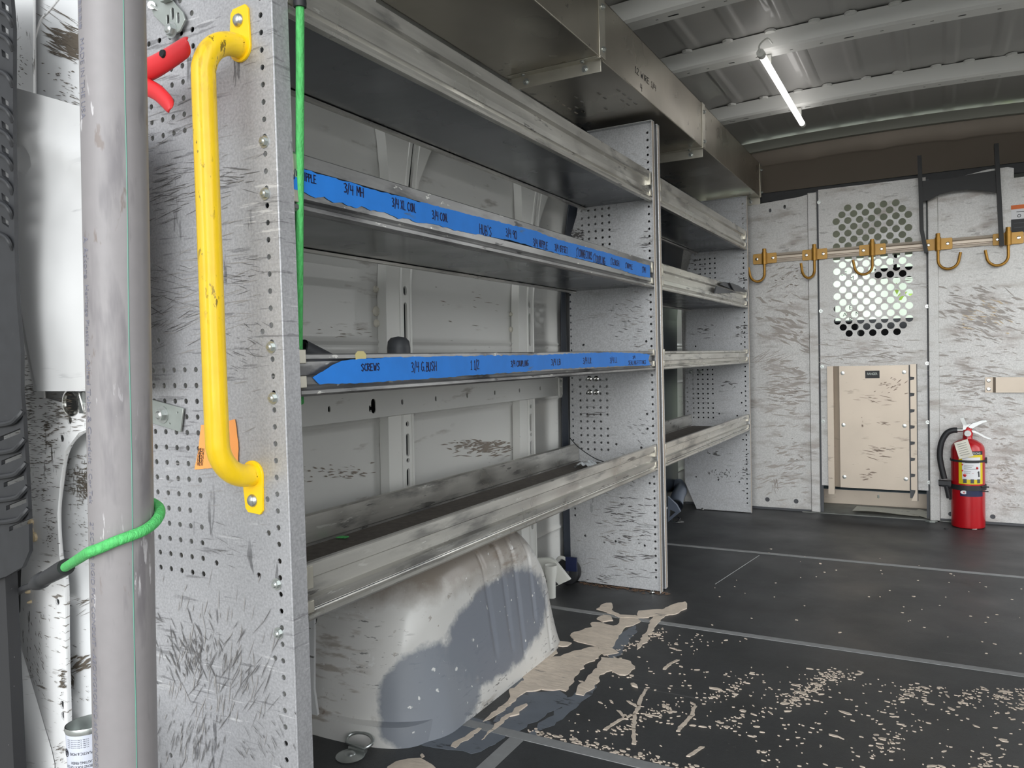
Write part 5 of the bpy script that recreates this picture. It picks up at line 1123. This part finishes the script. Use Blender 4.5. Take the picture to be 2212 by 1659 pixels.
# metal plates bolted to the panel
def pplate(pts, hs, y, th, label, bl, lip=True):
    Q = [fy(a, b, y) for a, b in pts]; c = Q[0]; t = thing('zinc_plate', c, label, 'metal plate')
    mb = MB(); mb.plate([(p.x, p.z) for p in Q], hs, 'y', y - th, y); part('plate', mb, M_zplate, t, bev=.0006)
    for (a, b, r_) in bl: p = fy(a, b, y - th); mb = MB(); mb.hexbolt(p, (0, -1, 0), r_, r_ * .9); part('bolt', mb, M_zinc, t)
    return t
t = pplate([(280, 845), (303, 855), (399, 882), (393, 933), (303, 905), (280, 898)], [circ(*(lambda p: (p.x, p.z))(fy(327, 871, P1 - .004)), .0014, 8), circ(*(lambda p: (p.x, p.z))(fy(387, 891, P1 - .004)), .0014, 8), circ(*(lambda p: (p.x, p.z))(fy(370, 915, P1 - .004)), .0014, 8)], P1 - .004, .003, 'tilted zinc plate with two hex bolts on the near panel beside the conduit', [(303, 883, .0095), (352, 896, .0095)])
t = pplate([(336, 36), (378, 76), (392, 68), (403, 44), (398, 28), (372, -2), (345, -30), (320, -10)], [slot(*(lambda p: (p.x, p.z))(fy(376, 31, P1 - .006)), .0028, .009), slot(*(lambda p: (p.x, p.z))(fy(366, 45, P1 - .006)), .0028, .008), slot(*(lambda p: (p.x, p.z))(fy(388, 40, P1 - .006)), .0026, .008)], P1 - .006, .003, 'slotted zinc strap plate above the red clamp on the near panel', [(371, 66, .0085)])
mb = MB(); mb.tube([fy(328, 12, P1 - .012), fy(345, 24, P1 - .006)], [.005, .0022], 10); mb.tube([fy(328, 12, P1 - .013), fy(327, 11, P1 - .015)], .006, 10); part('screw', mb, M_zinc, t)
mb = MB(); mb.box(fy(343, 0, P1 - .02).x, fy(360, 0, P1 - .02).x, P1 - .018, P1 - .010, fy(350, 20, P1).z, fy(350, -40, P1).z); part('tongue', mb, M_zplate, t)
# green cords
t = thing('elastic_cord', fy(645, 860, P1 + .05), 'green bungee cord hanging down the front edge of the near shelving panel', 'bungee cord')
g = [fy(648, 8, P1 + .045), fy(648, 200, P1 + .045), fy(647, 400, P1 + .046), fy(646, 600, P1 + .05), fy(645, 760, P1 + .065), fy(648, 870, P1 + .10)]
mb = MB(); mb.tube(smoothpath(g, 8), .0062, 14); part('cord', mb, M_green, t)
mb = MB(); a = fy(645, -60, P1 + .042); b = fy(648, 16, P1 + .045); mb.tube([a, a.lerp(b, .6), b.lerp(a, .12), b], [.008, .0085, .0098, .0092], 14); part('sleeve', mb, M_black, t)
B1 = .535
t = thing('elastic_cord', fy(90, 1255, .66), 'green bungee cord wrapped around the conduit and hooked into the pillar slot', 'bungee cord')
def at_y(y_, a_):        # point on the pipe at angle a_ whose height matches the photo row y_
    lo_, hi_ = S(1800), S(0)
    for _ in range(40):
        m_ = (lo_ + hi_) / 2; p = onc(m_, a_, cr_ + .0066); c_ = RR @ (p - O3)
        if H / 2 - c_.y / c_.z * F > y_: lo_ = m_
        else: hi_ = m_
    return p
wr = []
for a_, y_ in ((-.95, 1193), (-.6, 1185), (-.2, 1171), (.2, 1158), (.6, 1145), (1.0, 1128), (1.4, 1110), (1.8, 1096), (2.2, 1086), (2.6, 1080), (3.0, 1076)):
    wr.append(at_y(y_, a_))
st = fy(140, 1226, .64)
g = [st, st.lerp(wr[0], .33), st.lerp(wr[0], .66)] + wr
mb = MB(); mb.tube(smoothpath(g, 8), .0064, 16); part('cord', mb, M_green, t)
s2 = fy(75, 1262, .69); mb = MB(); d = (st - s2)
mb.tube([s2 - d * .15, s2, s2 + d * .15, s2 + d * .3, s2 + d * .32] + [s2 + d * k for k in (.45, .7, .9, 1.04)], [.004, .009, .0125, .0125, .0105, .011, .0115, .012, .0115], 16); part('sleeve', mb, M_black, t, 'black ribbed rubber sleeve')
mb = MB(); mb.tube(smoothpath([s2 - d * .1, fy(50, 1272, .73), fy(30, 1290, .775), fy(24, 1320, .80), fy(30, 1350, .81)], 6), [.006] * 30 if False else .0055, 10); part('hook', mb, M_black, t)
# spray can / tin at the foot of the pillar
cz = .205; ct = (fy(154, 1562, .70) + fy(228, 1556, .70)) / 2; cR = .0305
tilt = Vector((-.06, .02, 1)).normalized()
t = thing('metal_can', ct - tilt * .18, 'dented open tin can with an upside-down white label between pillar and conduit', 'can')
u1 = Vector((0, -1, 0)); u1 = (u1 - tilt * u1.dot(tilt)).normalized(); u2 = tilt.cross(u1)
if u2.x < 0: u2 = -u2
def oc(s_, a, r_): return ct - tilt * s_ + (u1 * cos(a) + u2 * sin(a)) * r_
mb = MB(); mb.tube([ct - tilt * .18, ct - tilt * .008], cR, 40, cap=False); part('label_wrap', mb, M_can, t)
mb = MB(); mb.tube([ct - tilt * .009, ct - tilt * .004, ct], [cR, cR + .0015, cR + .0005], 40, cap=False); mb.tube([ct, ct - tilt * .02, ct - tilt * .022], [cR - .001, cR - .002, .0005], 40, cap=False); part('rim', mb, M_zinc, t)
mb = MB()
def ctext(s_, depth, a0, hgt, wid):
    text(mb, s_, lambda a, b: oc(depth - b, a0 - a / cR, cR + .0004) if 0 else oc(depth + b, a0 - a / cR, cR + .0004), hgt, fit=wid)
ctext('BOND FOR A TOP COAT', .052, 1.1, .0058, .044); ctext('LASTING FINISH', .046, 1.15, .0055, .032); ctext('PLASTIC & MORE', .033, 1.15, .0055, .034); ctext('PRIMER', .064, 1.2, .022, .070)
for k in range(5): ctext('LLIIL LIILI LLLIL ILIL', .014 + k * .0028, 1.0, .002, .034)
P = [oc(.035 + .0055 * sin(a), -.28 + .0055 * cos(a) / cR, cR + .0004) for a in [2 * pi * k / 20 for k in range(20)]]; mb.tube(P, .0005, 5, closed=True)
P = [oc(.035 + .0028 * sin(a), -.28 + .0028 * cos(a) / cR, cR + .0004) for a in [2 * pi * k / 14 for k in range(14)]]; mb.tube(P, .0005, 5, closed=True)
for k in range(16): s_ = .038 + k * .0022; mb.add([oc(s_, -1.25, cR + .0004), oc(s_, -1.02, cR + .0004), oc(s_ + .001, -1.02, cR + .0004), oc(s_ + .001, -1.25, cR + .0004)], [(0, 1, 2, 3)])
part('label_print', mb, M_inkb, t, smooth=0)
# floor tie-down rings
def tie(c, ang, label):
    t = thing('tie_down_ring', c, label, 'tie-down ring', 'folding tie-down rings in the floor')
    mb = MB(); mb.lathe([(.028, 0), (.030, .002), (.022, .0045), (.012, .006), (.010, .009), (.006, .011), (0, .011)], c, 26); mb.tube([c + Vector((-.02, .022, .006)), c + Vector((.022, .022, .006))], .0055, 10); part('base_cup', mb, M_zinc, t)
    mb = MB(); P = []
    for k in range(20):
        a = lerp(-.25 * pi, 1.25 * pi, k / 19); P.append(c + Vector((.032 * cos(a), .030 + .018 * sin(a) * cos(ang), .012 + .022 * sin(a) * sin(ang) + .008)))
    mb.tube(P, .0035, 10, closed=True); part('ring', mb, M_zinc, t)
tie(fz(757, 1634), .35, 'zinc floor tie-down ring in front of the wheel arch')
c = fz(1466, 1128); mb = MB(); mb.lathe([(.024, 0), (.025, .002), (.014, .005), (0, .007)], c, 20); t = thing('tie_down_ring', c, 'shiny floor tie-down ring under the far shelving', 'tie-down ring', 'folding tie-down rings in the floor'); part('base_cup', mb, M_chrome, t)
mb = MB(); ring(mb, c + Vector((-.02, .0, .012)), .018, .003, 'y', 18); mb.v = [Vector((v.x, v.y + (v.z - c.z) * 1.5, c.z + .004 + (v.z - c.z) * .35)) for v in mb.v]; part('ring', mb, M_chrome, t)

# ================================================================== SCUFFS AND CHIPS (wear with a shape of its own)
def chips(parent, m, proj, nrm, regs, seed, lift=.0004, name='scuff_marks'):
    """regs: (x0, y0, x1, y1, count, length px, angle deg, thickness px)"""
    rs = random.Random(seed); mb = MB(); n_ = Vector(nrm)
    for (x0, y0, x1, y1, cnt, ln, an, th) in regs:
        for _ in range(cnt):
            cx_ = min(max(rs.gauss((x0 + x1) / 2, (x1 - x0) / 4), x0), x1); cy_ = min(max(rs.gauss((y0 + y1) / 2, (y1 - y0) / 4), y0), y1)
            a = radians(an + rs.gauss(0, 9)); l = ln * rs.uniform(.25, 1.2) / 2; w = th * rs.uniform(.3, 1.1) / 2; k = rs.randint(2, 4)
            up, lo = [], []
            for i in range(k + 1):
                t_ = -1 + 2 * i / k; wy = w * (1 - abs(t_) ** 2) * rs.uniform(.6, 1.2) + .12; off = rs.gauss(0, w * .3)
                up.append((cx_ + cos(a) * l * t_ + sin(a) * (wy + off), cy_ + sin(a) * l * t_ - cos(a) * (wy + off)))
                lo.append((cx_ + cos(a) * l * t_ - sin(a) * (wy - off), cy_ + sin(a) * l * t_ + cos(a) * (wy - off)))
            P = [Vector(proj(*p)) + n_ * (lift + len(mb.f) * 1.2e-6) for p in up + lo[::-1]]; N = len(P)
            mb.add(P, [(i, i + 1, N - 2 - i, N - 1 - i) for i in range(k)])
    o = part(name, mb, m, parent, smooth=0); o['kind'] = 'stuff'; return o
M_scuff = mat('rubbed_black_scuff', rgb(92, 90, 90), .6); M_scuffl = mat('soft_grey_scuff', rgb(150, 147, 145), .6); M_chip = mat('bare_metal_chip', rgb(84, 76, 66), .6)
pY = lambda Y: (lambda x, y: fy(x, y, Y))
kids = lambda root, nm: [c for c in root.children if c.name.split('.')[0] == nm]
np_, mp_ = kids(U1, 'end_panel')[:2]; fp_ = kids(U2, 'end_panel')[1]
chips(np_, M_scuff, pY(P1 - .001), (0, -1, 0), [(300, 340, 420, 480, 60, 46, -16, 1.6), (470, 345, 540, 420, 24, 40, -6, 1.6), (300, 560, 420, 700, 36, 50, 12, 1.2), (480, 560, 570, 640, 20, 30, 4, 1.4), (320, 640, 420, 760, 22, 40, -30, 1.1),
    (490, 700, 590, 800, 26, 26, 25, 1.2), (330, 1330, 480, 1480, 80, 34, 70, 2.0), (380, 1380, 460, 1460, 34, 20, 95, 2.0), (420, 1330, 600, 1560, 70, 46, 115, 1.8), (330, 1540, 500, 1659, 70, 34, 100, 1.6), (300, 1300, 360, 1360, 14, 36, 12, 1.4),
    (500, 1540, 640, 1659, 30, 30, 60, 1.4), (300, 240, 420, 330, 16, 40, -18, 1.2), (430, 1130, 560, 1230, 14, 30, 14, 1.1)], 21)
chips(np_, M_scuffl, pY(P1 - .001), (0, -1, 0), [(300, 500, 560, 760, 110, 60, -14, 1.6), (310, 1250, 600, 1640, 160, 40, 100, 2.0), (300, 120, 560, 480, 60, 50, -20, 1.4), (300, 780, 600, 1200, 50, 30, -8, 1.2)], 22, .0003)
pm = pY(P2 - .001)
chips(mp_, M_scuff, pm, (0, -1, 0), [(1290, 1075, 1400, 1150, 50, 22, 6, 2.4), (1300, 1150, 1400, 1180, 18, 20, 12, 3.2), (1300, 1192, 1400, 1210, 12, 40, 6, 3), (1250, 880, 1300, 900, 5, 26, 0, 3), (1380, 500, 1408, 560, 16, 18, 0, 2.6), (1230, 495, 1262, 520, 26, 12, 0, 4),
    (1320, 640, 1400, 760, 34, 14, 6, 1.8), (1300, 1220, 1410, 1250, 14, 30, 8, 1.4), (1260, 1240, 1340, 1260, 14, 16, 10, 2), (1360, 880, 1408, 960, 22, 12, 20, 1.6), (1280, 980, 1400, 1060, 10, 20, 20, 1.8)], 23)
chips(mp_, M_scuffl, pm, (0, -1, 0), [(1250, 1060, 1410, 1250, 60, 26, 4, 2.2), (1330, 620, 1410, 760, 30, 20, 0, 2), (1300, 290, 1408, 420, 20, 20, 10, 1.6)], 24, .0003)
pf = pY(P3 - .001)
chips(fp_, M_scuff, pf, (0, -1, 0), [(1590, 695, 1616, 730, 24, 8, 5, 3), (1520, 975, 1560, 983, 10, 14, 0, 3), (1530, 1015, 1595, 1035, 40, 6, 80, 2.4), (1600, 975, 1618, 1060, 30, 7, 0, 2), (1490, 700, 1560, 730, 14, 14, 0, 2), (1590, 570, 1616, 620, 12, 12, 0, 3.4), (1480, 560, 1520, 600, 10, 18, 0, 2.6), (1560, 820, 1600, 840, 12, 12, 0, 2.6)], 25)
pb = pY(BY - .0005); pd = pY(BY + .0035)
lp_ = kids(t_left := [o for o in bpy.data.objects if o.get('label', '').startswith('narrow scuffed left')][0], 'sheet')[0]
rp_ = kids([o for o in bpy.data.objects if o.get('label', '').startswith('wide scratched right')][0], 'sheet')[0]
M_smear = mat('faint_brown_smear', rgb(164, 158, 152), .6); M_smear2 = mat('brown_smear', rgb(144, 137, 130), .6)
chips(lp_, M_smear, pb, (0, -1, 0), [(1640, 640, 1760, 760, 60, 30, 20, 6), (1650, 780, 1750, 900, 70, 34, 0, 5), (1650, 560, 1740, 640, 20, 24, -30, 4), (1640, 920, 1750, 1080, 60, 26, -10, 4), (1630, 760, 1700, 800, 26, 46, -20, 2)], 26, .0003)
chips(lp_, M_smear2, pb, (0, -1, 0), [(1660, 820, 1740, 880, 26, 16, 4, 2), (1680, 940, 1740, 1010, 12, 12, 10, 2.4), (1660, 1020, 1740, 1060, 12, 16, 4, 2), (1668, 1035, 1680, 1066, 8, 14, 88, 3), (1670, 580, 1720, 620, 8, 9, 10, 3)], 27)
ds_ = kids(dr, 'door_sheet')[0]
chips(ds_, M_smear, pd, (0, -1, 0), [(1780, 735, 1990, 785, 60, 34, 2, 2.6), (1780, 590, 1800, 780, 10, 16, 20, 2), (1950, 590, 2000, 620, 6, 26, 3, 1.4)], 28)
chips(pk, mat('tan_plate_scuff', rgb(128, 112, 100), .6), pY(BY - .0125), (0, -1, 0), [(1890, 815, 1960, 850, 26, 12, -20, 2), (1840, 850, 1950, 880, 14, 26, 4, 1.4), (1870, 960, 1930, 990, 20, 24, 8, 2), (1850, 1010, 1900, 1040, 16, 14, 8, 2), (1860, 890, 1866, 940, 6, 5, 90, 3), (1880, 910, 1920, 925, 6, 20, 4, 2)], 29)
chips(rp_, M_smear, pb, (0, -1, 0), [(2020, 620, 2210, 740, 130, 30, 16, 5), (2020, 760, 2210, 880, 90, 34, 4, 4), (2150, 920, 2210, 1100, 90, 14, 10, 4), (2030, 860, 2210, 960, 60, 18, 6, 3)], 30, .0003)
chips(rp_, M_smear2, pb, (0, -1, 0), [(2020, 620, 2210, 760, 26, 18, 20, 1.8), (2150, 1080, 2200, 1100, 8, 16, 4, 2), (2080, 730, 2210, 800, 20, 20, 6, 1.4)], 31)
chips(rp_, mat('golden_rub', rgb(196, 176, 146), .5), pb, (0, -1, 0), [(2080, 650, 2180, 720, 40, 26, 20, 4)], 32, .0002)
pp_ = pY(PY - .0002)
chips(pillar, M_chip, pp_, (0, -1, 0), [(48, 760, 78, 1010, 170, 12, 2, 1.5), (70, 860, 135, 1060, 150, 11, 4, 1.8), (90, 850, 200, 930, 120, 16, 2, 1.6), (95, 880, 110, 960, 30, 3, 90, 12), (60, 1010, 130, 1120, 60, 10, 2, 1.4), (95, 1080, 130, 1200, 50, 8, 4, 1.6), (62, 1330, 110, 1500, 60, 12, 70, 1.0), (100, 1100, 116, 1180, 26, 4, 88, 2.2), (130, 1440, 146, 1500, 40, 10, -15, 3.2), (30, 100, 66, 190, 26, 8, 30, 2), (120, 1600, 146, 1650, 24, 10, -20, 1.5)], 33, .0006)
rp2 = kids(pillar, 'recess_panel')[0]
pr_ = pY(PY + .0195); pr2 = pY(PY + .0295)
chips(rp2, M_chip, pr_, (0, -1, 0), [(110, 58, 196, 125, 130, 46, 24, 3.4), (150, 75, 200, 118, 90, 40, 26, 5), (80, 10, 160, 60, 6, 70, 28, 1.4), (76, 130, 195, 210, 30, 8, 10, 2.2), (120, 180, 195, 230, 26, 14, 22, 1.8)], 34, .0006)
chips(rp2, M_chip, pr2, (0, -1, 0), [(140, 985, 215, 1090, 150, 14, 2, 1.6), (150, 985, 215, 1090, 110, 12, 88, 1.6), (175, 1020, 214, 1075, 90, 14, 50, 1.8), (140, 1280, 220, 1330, 10, 30, -22, 1.4), (140, 1415, 200, 1450, 30, 34, -22, 4), (146, 1430, 160, 1500, 20, 20, 80, 5), (150, 1080, 215, 1200, 50, 7, 20, 1.2), (150, 1460, 225, 1540, 18, 8, 40, 1.3)], 35, .0006)
pw = lambda x, y: (lambda p: (wx(p.z) + .0005, p.y, p.z))(fx(x, y, -1.235))
chips(wall, mat('brown_wall_grime', rgb(128, 118, 108), .7), pw, (1, 0, 0), [(990, 955, 1120, 985, 90, 24, -12, 3), (960, 950, 1110, 970, 60, 3, 90, 16), (650, 1000, 830, 1040, 50, 3, 92, 14), (690, 700, 830, 735, 20, 20, 6, 1.4), (940, 600, 1110, 720, 14, 16, 10, 1.4)], 36, .0012)
